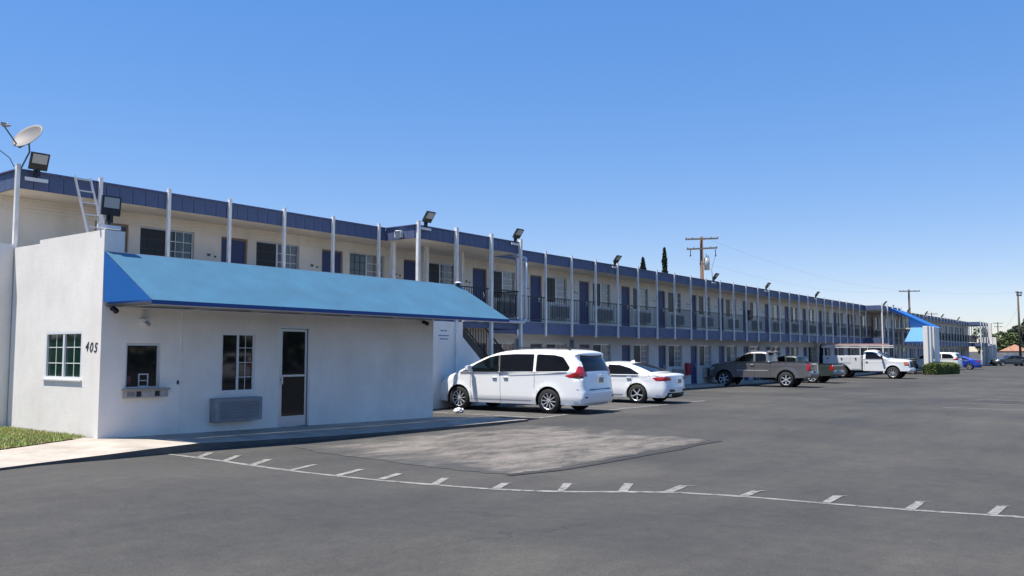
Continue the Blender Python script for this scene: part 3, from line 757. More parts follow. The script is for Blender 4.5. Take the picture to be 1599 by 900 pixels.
# booth window with counter
f = MB(); a, b, c, d = B_
f.box(a, OY + .04, c, a + .045, OY + .1, d); f.box(b - .045, OY + .04, c, b, OY + .1, d); f.box(a + .045, OY + .04, d - .045, b - .045, OY + .1, d); f.box(a + .045, OY + .04, c, b - .045, OY + .1, c + .03)
bw_ = op(f, 'booth_window', ALU)
q = MB(); q.box(a + .045, OY + .06, c + .03, b - .045, OY + .07, d - .045); q.build('pane', GLASSD, bw_)
q = MB()
for (x0, z0, x1, z1) in ((.27, .03, .29, .26), (.44, .03, .46, .26), (.29, .24, .44, .26), (.29, .03, .44, .045), (.29, .13, .44, .145)): q.box(a + x0, OY + .045, c + z0, a + x1, OY + .0595, c + z1)
q.build('speak_tray', mat('tray_white', (.55, .56, .56), .5), bw_)
q = MB(); q.box(a + .06, OY + .048, c + .08, a + .13, OY + .0595, c + .22); q.build('red_sticker', mat('sticker_dark_red', (.10, .02, .025), .5), bw_)
q = MB(); q.box(7.96, OY - .16, 1.155, 8.80, OY + .03, 1.19); q.box(7.98, OY - .12, 1.03, 8.78, OY - .002, 1.155, 1); q.box(8.17, OY - .126, 1.05, 8.26, OY - .12, 1.14, 2); q.box(8.52, OY - .126, 1.05, 8.61, OY - .12, 1.14, 2)
q.box(8.0, OY - .125, 1.06, 8.14, OY - .12, 1.13, 3)
op(q, 'counter_shelf', [mat('shelf_tan', (.36, .30, .24), .7, var=.2, scale=8), mat('shelf_front', (.40, .38, .36), .7, var=.3, scale=10), INK, mat('shelf_label', (.2, .2, .22), .6, var=.3, scale=40)])
# window left of door
f = MB(); a, b, c, d = WN; fr = .04
f.box(a, OY + .02, c, a + fr, OY + .09, d); f.box(b - fr, OY + .02, c, b, OY + .09, d); f.box(a + fr, OY + .02, d - fr, b - fr, OY + .09, d); f.box(a + fr, OY + .02, c, b - fr, OY + .09, c + fr); f.box((a + b) / 2 - .022, OY + .025, c + fr, (a + b) / 2 + .022, OY + .085, d - fr)
fw_ = op(f, 'front_window', WHITEP)
for (x0, x1) in ((a + fr, (a + b) / 2 - .022), ((a + b) / 2 + .022, b - fr)):
    q = MB(); q.box(x0, OY + .05, c + fr, x1, OY + .06, d - fr); q.build('pane', GLASSD, fw_)
    if x0 > a + .2:
        q = MB(); xm = (x0 + x1) / 2; q.box(xm - .006, OY + .044, c + fr, xm + .006, OY + .0495, d - fr)
        for k in (1, 2, 3): zz = c + (d - c) * k / 4; q.box(x0, OY + .0435, zz - .006, x1, OY + .049, zz + .006)
        q.build('muntins', WHITEP, fw_)
# glass door
a, b, c, d = DR; f = MB(); f.box(a, OY + .0, c, a + .05, OY + .12, d); f.box(b - .05, OY + .0, c, b, OY + .12, d); f.box(a + .05, OY, d - .05, b - .05, OY + .12, d)
df = op(f, 'door_frame', ALU)
f = MB(); x0, x1 = a + .06, b - .06; y0, y1 = OY + .03, OY + .075
f.box(x0, y0, c + .01, x0 + .05, y1, d - .06); f.box(x1 - .05, y0, c + .01, x1, y1, d - .06); f.box(x0 + .05, y0, d - .11, x1 - .05, y1, d - .06); f.box(x0 + .05, y0, c + .01, x1 - .05, y1, c + .23); f.box(x0 + .05, y0 - .01, c + 1.05, x1 - .05, y1, c + 1.09)
dd = op(f, 'door', ALU)
q = MB(); q.box(x0 + .05, y0 + .02, c + .23, x1 - .05, y0 + .028, d - .11); q.build('door_pane', GLASSD, dd)
q = MB(); q.box(x0 + .01, y0 - .05, c + .98, x0 + .03, y0, c + 1.02); q.box(x0 + .0, y0 - .055, c + .9, x0 + .04, y0 - .04, c + 1.05); q.build('door_handle', ALU, dd)
q = MB(); q.box(a + .1, OY - .03, c - .06, b - .02, OY + .12, c + .005); op(q, 'threshold', KERB)
# AC below window
q = MB(); q.box(9.72, OY - .22, .50, 10.78, OY - .001, .95); oac = op(q, 'air_conditioner', mat('ac_office_grey', (.27, .275, .29), .55, var=.25, scale=3)); bevel(oac, .012)
for k in range(12):
    q = MB(); q.box(.08, -.006, 0, .98, .0, .012); q.build('louvre', mat('louvre_slat_grey', (.15, .155, .165), .6), oac, loc=(9.72, OY - .2205, .55 + .028 * k))  # slats in a darker grey than the case
# side window
Yw0, Yw1, c, d = SW[0], SW[1], SW[2], SW[3]; f = MB(); X = OX0; fr = .045
f.box(X + .0, Yw0, c, X + .08, Yw0 + fr, d); f.box(X, Yw1 - fr, c, X + .08, Yw1, d); f.box(X, Yw0 + fr, d - fr, X + .08, Yw1 - fr, d); f.box(X, Yw0 + fr, c, X + .08, Yw1 - fr, c + fr); f.box(X + .004, (Yw0 + Yw1) / 2 - .03, c + fr, X + .075, (Yw0 + Yw1) / 2 + .03, d - fr)
f.box(X - .03, Yw0 - .03, c - .03, X - .001, Yw1 + .03, c)
sw_ = op(f, 'side_window', WHITEP)
GLG = mat('green_dark_glass', (.010, .034, .024), .05, spec=.45)
for (ya, yb) in ((Yw0 + fr, (Yw0 + Yw1) / 2 - .03), ((Yw0 + Yw1) / 2 + .03, Yw1 - fr)):
    q = MB(); q.box(X + .04, ya, c + fr, X + .05, yb, d - fr); q.build('pane', GLG, sw_)
    q = MB(); ym = (ya + yb) / 2; q.box(X + .033, ym - .008, c + fr, X + .0395, ym + .008, d - fr)
    for k in (1, 2): zz = c + (d - c) * k / 3; q.box(X + .0325, ya, zz - .008, X + .039, yb, zz + .008)
    q.build('muntins', WHITEP, sw_)
# house number 405 on the side wall (reads from outside, facing -X)
for ch, y, z in (('4', 15.03, 1.86), ('0', 14.88, 1.845), ('5', 14.73, 1.84)):
    o = text_part('house_number', ch, INK, off, (X - .004 - OX0, y - OY, z - .3), (math.pi / 2, 0, -math.pi / 2), .235, .003, .25)
# vertical wall conduit seam + small plates on the front wall
q = MB(); q.box(9.08, OY - .012, .35, 9.10, OY - .001, 2.6); op(q, 'wall_conduit', STUCCO)
q = MB(); q.box(9.02, OY - .02, 1.24, 9.05, OY - .001, 1.31); op(q, 'door_bell', DARKP)

# the awning
aw = tag(link('awning', None, None, (OX0, OY, 2.65)), 'long sloping blue fabric awning over the front of the office', 'awning')
AO = Vector((-OX0, -OY, -2.65))
YL = 13.1
def ap(q, name, m, smooth=False):
    o = q.build(name, m, aw, smooth); o.location = AO; return o
# sloping top: seamed panels
nS = 9; xa0, xa1, xb0, xb1 = OX0 + .01, 17.05, 7.66, 17.43
NU, NV = 54, 8; q = MB(); vs = []
def awp(u, v):
    x = (xa0 + (xa1 - xa0) * u) * (1 - v) + (xb0 + (xb1 - xb0) * u) * v
    y = (OY - .01) * (1 - v) + YL * v; z = 3.59 * (1 - v) + (2.70 - .03 * u) * v
    z -= .010 * math.sin(math.pi * v) * math.sin(math.pi * ((u * nS) % 1)) ** 2
    return (x, y, z)
for j in range(NV + 1):
    for i in range(NU + 1): vs.append(awp(i / NU, j / NV))
fs = [(j * (NU + 1) + i, j * (NU + 1) + i + 1, (j + 1) * (NU + 1) + i + 1, (j + 1) * (NU + 1) + i) for j in range(NV) for i in range(NU)]
q.add(vs, fs); ap(q, 'canopy_top', AWN, True)
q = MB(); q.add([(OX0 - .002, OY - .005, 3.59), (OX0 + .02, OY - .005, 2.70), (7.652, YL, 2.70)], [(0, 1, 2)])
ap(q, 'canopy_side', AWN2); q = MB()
q.add([(17.052, OY - .005, 3.59), (17.1, OY - .005, 2.67), (17.432, YL, 2.67)], [(0, 2, 1)])
ap(q, 'canopy_side', AWN)
q = MB(); q.hexa([(7.65, YL - .006, 2.70), (17.44, YL - .006, 2.67), (17.44, YL - .006, 2.60), (7.65, YL - .006, 2.63)], [(7.65, YL + .006, 2.70), (17.44, YL + .006, 2.67), (17.44, YL + .006, 2.60), (7.65, YL + .006, 2.63)])
q.hexa([(7.60, OY - .1, 2.705), (7.65, YL, 2.705), (7.65, YL, 2.665), (7.60, OY - .1, 2.665)], [(7.612, OY - .1, 2.705), (7.662, YL, 2.705), (7.662, YL, 2.665), (7.612, OY - .1, 2.665)])
ap(q, 'valance', AWNT)
for k in range(8):
    x = 7.9 + 1.33 * k; q = MB(); q.tube((x, YL + .03, 2.64), (x, OY, 2.64), .014, 6); q.tube((x, YL + .05, 2.66), (x, OY - .01, 3.5), .014, 6); ap(q, 'frame_rib', ALU)
q = MB(); q.tube((7.7, YL + .03, 2.63), (17.4, YL + .03, 2.60), .016, 6); q.tube((7.6, OY - .03, 2.63), (16.1, OY - .03, 2.63), .018, 6); ap(q, 'frame_rail', ALU)
# small second return behind the awning end (short canopy behind wall)
# security cameras and small fixtures
def camera_dome(x, y, z, label):
    t = thing('security_camera', label, 'security camera', (x, y, z), 0, 'dark security cameras under the awning')
    q = MB(); q.tube((0, .0, 0), (0, -.06, -.01), .045, 12); q.tube((0, -.06, -.012), (-.02, -.17, -.05), .042, 12, .05); q.build('housing', BLACKM, t, True)
    q = MB(); q.tube((-.02, -.17, -.05), (-.022, -.18, -.052), .035, 12); q.build('lens', GLASSD, t, True)
camera_dome(7.74, 14.5, 2.60, 'black security camera at the left corner under the blue awning')
camera_dome(15.72, 14.5, 2.58, 'black security camera at the right end of the office wall under the awning')
t = thing('wall_lamp', 'small white lamp on a conduit above the walk up window', 'lamp', (8.32, 14.5, 2.4))
q = MB(); q.box(-.06, -.10, -.05, .06, 0, .03); q.build('housing', WHITEP, t)
q = MB(); q.tube((0, -.03, .03), (0, -.03, .28), .012, 8); q.build('conduit', ALU, t)
q = MB(); q.tube((0, -.08, -.02), (.02, -.17, -.07), .022, 10, .035); q.build('sensor', GREYP, t, True)

# ------------------------------------------------------------------ flood lights
fb = MB(); fb.box(-.18, -.045, 0, .18, .0, .36, 0)
for k in range(7): fb.box(-.15 + .045 * k, 0, .04, -.14 + .045 * k, .035, .32, 0)
fbm = fb.mesh('housing', BLACKM)
fl = MB(); fl.box(-.145, -.052, .14, .145, -.0452, .335); flm = fl.mesh('lens', LENS)
fk = MB(); fk.box(-.06, -.02, -.16, .06, .03, .02); fk.tube((0, 0, -.2), (0, 0, -.1), .03, 10); fk.box(-.02, -.06, -.10, .02, .05, .06); fkm = fk.mesh('bracket', BLACKM)
fj = MB(); fj.box(-.22, -.02, -.27, .22, .02, -.20); fjm = fj.mesh('mounting_box', WHITEP)
def flood(x, y, z, rz, tilt, label, s=1.0):
    t = thing('floodlight', label, 'floodlight', (x, y, z), rz, 'floodlights along the roof edges')
    h = link('housing', fbm, t, (0, 0, -.02), (tilt * .78, 0, 0)); link('lens', flm, h)
    link('bracket', fkm, t); link('mounting_box', fjm, t)
    t.scale = (s * 1.0,) * 3; return t
flood(8.06, 18.28, 5.62, -.05, .5, 'black floodlight beside the satellite dish on the left roof corner', 1.0)
flood(7.72, 14.66, 4.27, 0.0, .12, 'black floodlight with pale lens on the office parapet next to the ladder', .95)
flood(18.62, 17.1, 5.72, 0, .8, 'black floodlight at the left corner of the first projecting stair bay')
flood(23.1, 17.1, 5.72, 0, .8, 'black floodlight at the right corner of the first projecting stair bay')
FX = [(31.9, 'above the third room right of the first stair bay'), (42.3, 'on the roof edge right below the tall pole with a transformer'), (50.0, 'above the middle of the grey pickup'), (59.5, 'above the ladder rack end of the white utility truck')]
for x, s in FX: flood(x, 18.28, 5.70, 0, .85, 'black floodlight ' + s)
FY = [(81, 'just right of the blue canopy peak'), (87.5, 'above the first white canopy fin'), (95.5, 'above the third white canopy fin'), (104, 'on the far wing above the white people carrier'), (114, 'above the blue coupe, nearest the far end')]
flood(74.6, 17.4, 5.72, 0, .85, 'black floodlight at the peak of the blue canopy')
for x, s in FY: flood(x, 18.28, 5.70, 0, .85, 'small black floodlight ' + s)

# white cap lamp sitting on the awning's right end
t = thing('cap_lamp', 'small white cap lamp sticking up at the right end of the awning ridge', 'lamp', (17.0, 14.45, 3.58))
q = MB(); q.tube((0, 0, .05), (0, 0, .09), .13, 14, .05); q.build('cap', WHITEP, t, True); q = MB(); q.tube((0, 0, -.05), (0, 0, .05), .05, 10); q.build('stem', BLACKM, t)
t = thing('bay_lamp', 'white box lamp on the left face of the first stair bay roof', 'lamp', (18.2, 17.75, 5.36))
q = MB(); q.box(-.12, -.14, -.14, 0, .14, .04); bevel(q.build('housing', mat('lamp_box_grey', (.45, .46, .46), .5), t), .02); q = MB(); q.tube((-.07, 0, .045), (-.07, 0, .07), .13, 14, .09); q.build('cap', WHITEP, t, True)

# ------------------------------------------------------------------ satellite dish
t = thing('satellite_dish', 'grey satellite dish with a long feed arm on the left roof corner', 'satellite dish', (7.76, 18.3, 5.55))
rgt = Vector((math.sin(YAW), -math.cos(YAW), 0)); back = -Vector((math.cos(YAW), math.sin(YAW), 0))
vw = (Vector((0, 0, EYE)) - Vector((7.85, 18.2, 6.21))).normalized(); sr = Vector((0, 0, 1)).cross(vw).normalized(); su = vw.cross(sr)
nrm = (vw * .46 + (-sr * .63 + su * .77) * .888).normalized()
vert = (su * .63 + sr * .2 - nrm * nrm.dot(su * .63 + sr * .2)).normalized(); side = vert.cross(nrm)
ctr = Vector((.09, -.1, .66))
q = MB(); rings = 7; seg = 32; vs = [ctr - nrm * .0]
for r_ in range(1, rings + 1):
    rr_ = r_ / rings
    for k in range(seg):
        an = 2 * math.pi * k / seg; vs.append(ctr + side * math.cos(an) * .30 * rr_ + vert * math.sin(an) * .33 * rr_ + nrm * .07 * rr_ * rr_)
fs = [(0, 1 + k, 1 + (k + 1) % seg) for k in range(seg)]
for r_ in range(rings - 1):
    for k in range(seg): fs.append((1 + r_ * seg + k, 1 + (r_ + 1) * seg + k, 1 + (r_ + 1) * seg + (k + 1) % seg, 1 + r_ * seg + (k + 1) % seg))
q.add(vs, fs); o = q.build('reflector', mat('dish_grey', (.185, .172, .165), .6, var=.08, scale=4), t, True)
sm = o.modifiers.new('thick', 'SOLIDIFY'); sm.thickness = .012; sm.offset = -1
bot = ctr - sr * .15 - su * .20; lnb = ctr - sr * .46 + su * .20 + vw * .12
q = MB(); q.tube(bot - vert * .03, lnb, .014, 8); q.tube(bot - vert * .03, ctr - nrm * .06 - vert * .1, .014, 8); q.build('feed_arm', mat('dish_arm', (.10, .11, .12), .5), t)
q = MB(); q.tube(lnb - vert * .02, lnb + vert * .09 - nrm * .04, .03, 10); q.tube(lnb + side * .07, lnb + side * .07 + vert * .08 - nrm * .05, .026, 10); q.box(lnb.x - .06, lnb.y - .03, lnb.z - .01, lnb.x + .05, lnb.y + .03, lnb.z + .05); q.build('feed_horn', GREYP, t)
q = MB(); bk = ctr - nrm * .05 - vert * .05; q.tube((-.02, -.02, 0), bk - Vector((0, 0, .22)) + rgt * .02, .017, 8); q.tube(bk - Vector((0, 0, .22)) + rgt * .02, bk, .017, 8); q.tube(bk - vert * .06, bk + vert * .06, .045, 8); q.build('mast', mat('dish_mast', (.13, .13, .14), .5), t)
# loose cable by the dish
q = MB(); P = [Vector((7.2, 18.6, 5.98)), Vector((7.42, 18.5, 5.92)), Vector((7.58, 18.42, 5.78)), Vector((7.66, 18.38, 5.6))]
for a, b in zip(P, P[1:]): q.tube(a, b, .008, 6)
o = q.build('roof_cable', BLACKM); tag(o, 'short black cable arching over the left roof corner', 'cable')

# ------------------------------------------------------------------ ladder
t = thing('ladder', 'aluminium extension ladder leaning from the office roof on the motel fascia', 'ladder', (8.98, 17.15, 3.42))
top = Vector((9.0, 18.28, 5.60)) - Vector((8.98, 17.15, 3.42)); base = Vector((0, 0, 0)); sd = Vector((1, 0, 0))
ALB = mat('ladder_aluminium', (.42, .44, .48), .35, metal=.4)
for s in (-1, 1):
    q = MB(); q.bar(base + sd * .165 * s, top + sd * .165 * s, .024, .06, up=(0, -1, 1)); q.build('rail', ALB, t)
    q = MB(); q.bar(base + sd * .195 * s + Vector((0, -.06, 0)), base.lerp(top, .62) + sd * .195 * s + Vector((0, -.06, 0)), .02, .06, up=(0, -1, 1)); q.build('outer_rail', ALB, t)
L = (top - base).length; k = .25
while k < L:
    p = base.lerp(top, k / L); q = MB(); q.tube(p - sd * .165, p + sd * .165, .015, 8); q.build('rung', ALB, t); k += .305

# ------------------------------------------------------------------ second canopy with three fins
SP = MB()
def unp_plane(px_, py_, A, B):   # pixel ray onto the vertical plane through A,B
    n = Vector((-(B[1] - A[1]), B[0] - A[0], 0)); r = rgt; U = r.cross(fwd)
    d = fwd * 1330 + r * (px_ - 799.5) - U * (py_ - 450); o = Vector((0, 0, EYE)); k = (Vector((A[0], A[1], 0)) - o).dot(n) / d.dot(n); return o + d * k
can = thing('canopy', 'far blue sloping entrance canopy rising behind the three white fins', 'canopy', (77.5, 16, 2.65))
CO = Vector((-77.5, -16, -2.65))
A = (75.1, 17.3); B = (78.4, 14.9)
pts = [unp_plane(x, y, A, B) for x, y in ((1383, 478.5), (1456, 511), (1421, 511), (1418, 496), (1384, 483))]
ex = Vector((.5, .9, 0))
q = MB(); q.hexa([p for p in pts], [p + Vector((.25, .02, 0)) for p in pts]); o = q.build('side_panel', AWN2, can); o.location = CO
q = MB(); a0, b0 = pts[0] + Vector((0, 0, .03)), pts[1] + Vector((0, 0, .03)); q.hexa([a0, b0, b0 - Vector((0, 0, .06)), a0 - Vector((0, 0, .06))], [a0 + Vector((6, .3, 0)), b0 + Vector((6, .3, 0)), b0 + Vector((6, .3, -.06)), a0 + Vector((6, .3, -.06))])
o = q.build('roof_slope', AWN2, can); o.location = CO
# flared skirt facing -X
tl = Vector((76.5, 15.75, 3.82)); tr_ = Vector((76.5, 14.56, 3.82)); bl = Vector((75.75, 16.15, 2.66)); br = Vector((75.75, 14.56, 2.66))
q = MB(); q.hexa([tl, tr_, br, bl], [p + Vector((.03, .0, 0)) for p in (tl, tr_, br, bl)]); o = q.build('skirt', mat('blue_skirt_fabric', (.02, .22, .46), .6, var=.08, scale=2), can); o.location = CO
q = MB(); q.hexa([bl, br, br - Vector((0, 0, .12)), bl - Vector((0, 0, .12))], [p + Vector((.05, .02, 0)) for p in (bl, br, br - Vector((0, 0, .12)), bl - Vector((0, 0, .12)))]); o = q.build('valance', AWNT, can); o.location = CO
q = MB(); q.box(76.6, 14.6, 3.7, 82, 17.3, 3.8); o = q.build('ceiling', SOFFIT, can); o.location = CO
for k, (x0, x1, y0, y1, nm) in enumerate([(74.75, 75.4, 14.2, 14.55, 'first'), (76.0, 76.7, 14.2, 14.55, 'second'), (77.3, 79.5, 14.2, 14.55, 'third')]):
    q = MB(); q.box(x0, y0, -.05, x1, y1, 3.88)
    o = q.build('fin_column', STUCCO); bevel(o, .02); tag(o, ['nearest tall white fin wall beside the hedge, brightly lit', 'middle tall white fin wall of the row of three', 'farthest tall white fin wall, next to the white people carrier'][k], 'column', 'white fin walls under the far canopy')
# bay 2 roof projection
q = MB(); q.box(72.55, 17.2, ZFB, 79.4, YF + .03, ZR - .02); q2 = mp(q, 'bay_roof', [SOFFIT])
q = MB(); q.box(72.5, 17.15, ZFB, 72.54, YF - .03, ZR); q.box(72.54, 17.15, ZFB, 79.4, 17.19, ZR); q.box(79.4, 17.15, ZFB, 79.44, YF - .03, ZR); mp(q, 'bay_fascia', NAVY)
q = MB(); q.box(72.5, 17.2, 2.49, 72.54, YF - .03, ZS); q.box(72.54, 17.16, 2.49, 79.4, 17.2, ZS); mp(q, 'bay_floor_edge', NAVY)
for x in (72.62, 74.4, 76.2, 78.0, 79.3): link('post', PB, motel, (x - BX0, 17.10 - YWALL, 0))
stair(74.3, 17.25, 18.3, 'far black staircase under the second bay behind the white utility truck', False)
# fire extinguisher / dark bundle near the far stair
t = thing('pallet_stack', 'stack of pale slatted pallets between the utility truck and the white fin', 'pallets', (75.6, 15.9, 0))
for k in range(9):
    q = MB()
    for j in range(5): q.box(-.55 + .24 * j, -.5, .11, -.41 + .24 * j, .5, .135)
    for yy in (-.5, -.05, .4): q.box(-.55, yy, 0, .55, yy + .1, .108, 1)
    o = q.build('pallet', [mat('pallet_pale', (.38, .35, .31), .9, var=.3, scale=6), mat('pallet_dark', (.05, .045, .04), .9)], t, loc=(random.uniform(-.04, .04), random.uniform(-.04, .04), .142 * k))
# third bay at the far end
q = MB(); q.box(122.3, 17.15, ZFB, 129.2, YF - .02, ZR + .05); mp(q, 'bay_roof', NAVY)
q = MB(); q.box(122.3, 17.15, 2.5, 129.2, YF - .02, ZS); mp(q, 'bay_floor', NAVY)
PB3 = post_mesh(.12, 5.66, .16)
for x in (122.5, 124.7, 127, 129.1): link('post', PB3, motel, (x - BX0, 17.1 - YWALL, 0))
t = thing('end_wall', 'tall pale stair wall closing the far end of the motel', 'wall', (130.0, 16.6, 0))
q = MB(); q.box(0, -.25, 0, .5, 1.4, 3.75); q.build('wall_panel', STUCCO, t); 
t = thing('sign_column', 'slim white column standing at the far end of the motel', 'column', (126.8, 16.6, 0)); q = MB(); q.box(-.2, -.2, 0, .2, .2, 5.6); bevel(q.build('shaft', STUCCO, t), .02); q = MB(); q.box(-2.2, -.15, 2.55, -.2, .1, 2.85); q.build('cross_beam', STUCCO, t)

# ------------------------------------------------------------------ vehicles
def smooth_chain(P, it=2):
    P = [tuple(p) for p in P]
    for _ in range(it):
        out = [P[0]]
        for a, b in zip(P, P[1:]):
            out.append(tuple(.75 * x + .25 * y for x, y in zip(a, b))); out.append(tuple(.25 * x + .75 * y for x, y in zip(a, b)))
        out.append(P[-1]); P = out
    return P
def in_poly(x, z, P):
    c = False; n = len(P); j = n - 1
    for i in range(n):
        xi, zi = P[i][0], P[i][1]; xj, zj = P[j][0], P[j][1]
        if (zi > z) != (zj > z) and x < (xj - xi) * (z - zi) / (zj - zi) + xi: c = not c
        j = i
    return c
def round_poly(P, r=.05):
    out = []; n = len(P)
    for i in range(n):
        a = Vector(P[i - 1]); b = Vector(P[i]); c = Vector(P[(i + 1) % n])
        d1 = (a - b); d2 = (c - b); k = min(r, d1.length * .45, d2.length * .45)
        p1 = b + d1.normalized() * k; p2 = b + d2.normalized() * k
        for t in (0, .25, .5, .75, 1):
            out.append(tuple((p1 * (1 - t) + b * t) * (1 - t) + (b * (1 - t) + p2 * t) * t))
    return out
class Body:
    """car shell: side sheets shaped by a width field + ribbon swept over the outline"""
    def __init__(s, spec):
        s.sp = spec
        ch = smooth_chain(spec['chain'], 2)      # (x,z,r,crown)
        s.ch = np.array(ch); s.zb = spec['zb']
        s.poly = [(p[0], p[1]) for p in ch]
        A = s.ch[:-1, :2]; B = s.ch[1:, :2]; s.A, s.Bd = A, B - A; s.L2 = (s.Bd ** 2).sum(1) + 1e-12
    def dist(s, x, z):
        p = np.array([x, z]); t = np.clip(((p - s.A) * s.Bd).sum(1) / s.L2, 0, 1); q = s.A + s.Bd * t[:, None]
        d = np.sqrt(((p - q) ** 2).sum(1)); i = int(d.argmin()); r = s.ch[i, 2] * (1 - t[i]) + s.ch[i + 1, 2] * t[i]
        return d[i], r
    def base(s, x, z):
        sp = s.sp; w = sp['w']
        y = w
        xf, lf, pf = sp['front']; xr, lr, pr_ = sp['rear']
        if x > xf: y -= pf * ((x - xf) / lf) ** 2.2
        if x < xr: y -= pr_ * ((xr - x) / lr) ** 2.2
        b = sp['belt']
        if z > b: y -= sp['tumble'] * (z - b) + .02 * min(1, (z - b) / .05)
        else:
            y -= .055 * max(0, z - .52) + (.03 * ((.52 - z) / .3) ** 2 if z < .52 else 0)
        for fx, fz, fr in sp['arches']:
            d = math.hypot(x - fx, z - fz)
            if d < fr + .10: y += .018 * max(0, 1 - abs(d - fr - .02) / .08)
        cz = sp.get('crease')
        if cz and z < b: y += .008 * math.exp(-((z - cz) / .04) ** 2)
        return y
    def y(s, x, z):
        d, r = s.dist(x, z); k = 1 - min(d / max(r, .001), 1)
        return s.base(x, z) - r * (1 - math.sqrt(max(0, 1 - k * k)))
    def side(s):
        sp = s.sp; V = []; Eg = []
        def loop(P, close=True):
            o = len(V); V.extend(Vector((p[0], p[1])) for p in P); n = len(P)
            for i in range(n - (0 if close else 1)): Eg.append((o + i, o + (i + 1) % n))
        x0, x1 = s.poly[0][0], s.poly[-1][0]
        bot = [(x1 + (x0 - x1) * k / 24, s.zb + 0 * k) for k in range(1, 24)]
        full = s.poly + bot
        loop(full); s.full = full
        s.arch = [[(fx + fr * math.cos(a), fz + fr * math.sin(a)) for a in [2 * math.pi * k / 40 for k in range(40)]] for fx, fz, fr in sp['arches']]
        for a in s.arch: loop(a)
        s.regs = [(n, round_poly(P, rr) if rr else P, m, off) for n, P, m, off, rr in sp['regions']]
        for n, P, m, off in s.regs: loop(P)
        for i in range(1, len(s.ch) - 1):
            t = s.ch[i + 1, :2] - s.ch[i - 1, :2]; t /= (np.linalg.norm(t) + 1e-9); nn = np.array([t[1], -t[0]]); r = s.ch[i, 2]
            for k in (.10, .25, .45, .7, 1.0):
                p = s.ch[i, :2] + nn * r * k
                if in_poly(p[0], p[1], full):
                    if s.dist(*p)[0] > r * k * .85: V.append(Vector(p))
        gx = np.arange(x0 - .3, x1 + .5, .11); gz_ = np.arange(s.zb + .05, s.ch[:, 1].max(), .065)
        for x in gx:
            for z in gz_:
                if in_poly(x, z, full): V.append(Vector((x + 1e-4 * math.sin(z * 99), z)))
        vs, es, fs, *_ = delaunay_2d_cdt(V, Eg, [], 0, 1e-5)
        yy = [s.y(v.x, v.y) for v in vs]
        parts = {}
        for f in fs:
            cx = sum(vs[i].x for i in f) / 3; cz = sum(vs[i].y for i in f) / 3
            if not in_poly(cx, cz, full): continue
            if any(math.hypot(cx - fx, cz - fz) < fr for fx, fz, fr in sp['arches']): continue
            key = ('body', sp['paint'], 0.0)
            for n, P, m, off in s.regs:
                if in_poly(cx, cz, P): key = (n, m, off)
            if key[0] == 'none': continue
            parts.setdefault(key, []).append(f)
        return vs, yy, parts
    def ribbon(s):
        sp = s.sp; m = 16; ch = s.ch; n = len(ch); V = []
        for i in range(n):
            x, z, r, c = ch[i]
            t = ch[min(i + 1, n - 1), :2] - ch[max(i - 1, 0), :2]; t = t / (np.linalg.norm(t) + 1e-9); no = np.array([-t[1], t[0]])
            ye = s.base(x, z) - r
            for j in range(m + 1):
                u = -1 + 2 * j / m; u = math.copysign(abs(u) ** .85, u) if abs(u) > 0 else 0
                off = c * (1 - abs(u) ** 2.2); V.append((x + no[0] * off, u * ye, z + no[1] * off))
        parts = {}
        for i in range(n - 1):
            xm = (ch[i, 0] + ch[i + 1, 0]) / 2; zm = (ch[i, 1] + ch[i + 1, 1]) / 2; dx = ch[i + 1, 0] - ch[i, 0]; dz = ch[i + 1, 1] - ch[i, 1]
            for j in range(m):
                u = (-1 + 2 * (j + .5) / m)
                k = sp['rib'](xm, zm, abs(u), dx, dz) or ('body', sp['paint'])
                if k[0] == 'none': continue
                parts.setdefault(k, []).append((i * (m + 1) + j, i * (m + 1) + j + 1, (i + 1) * (m + 1) + j + 1, (i + 1) * (m + 1) + j))
        return V, parts
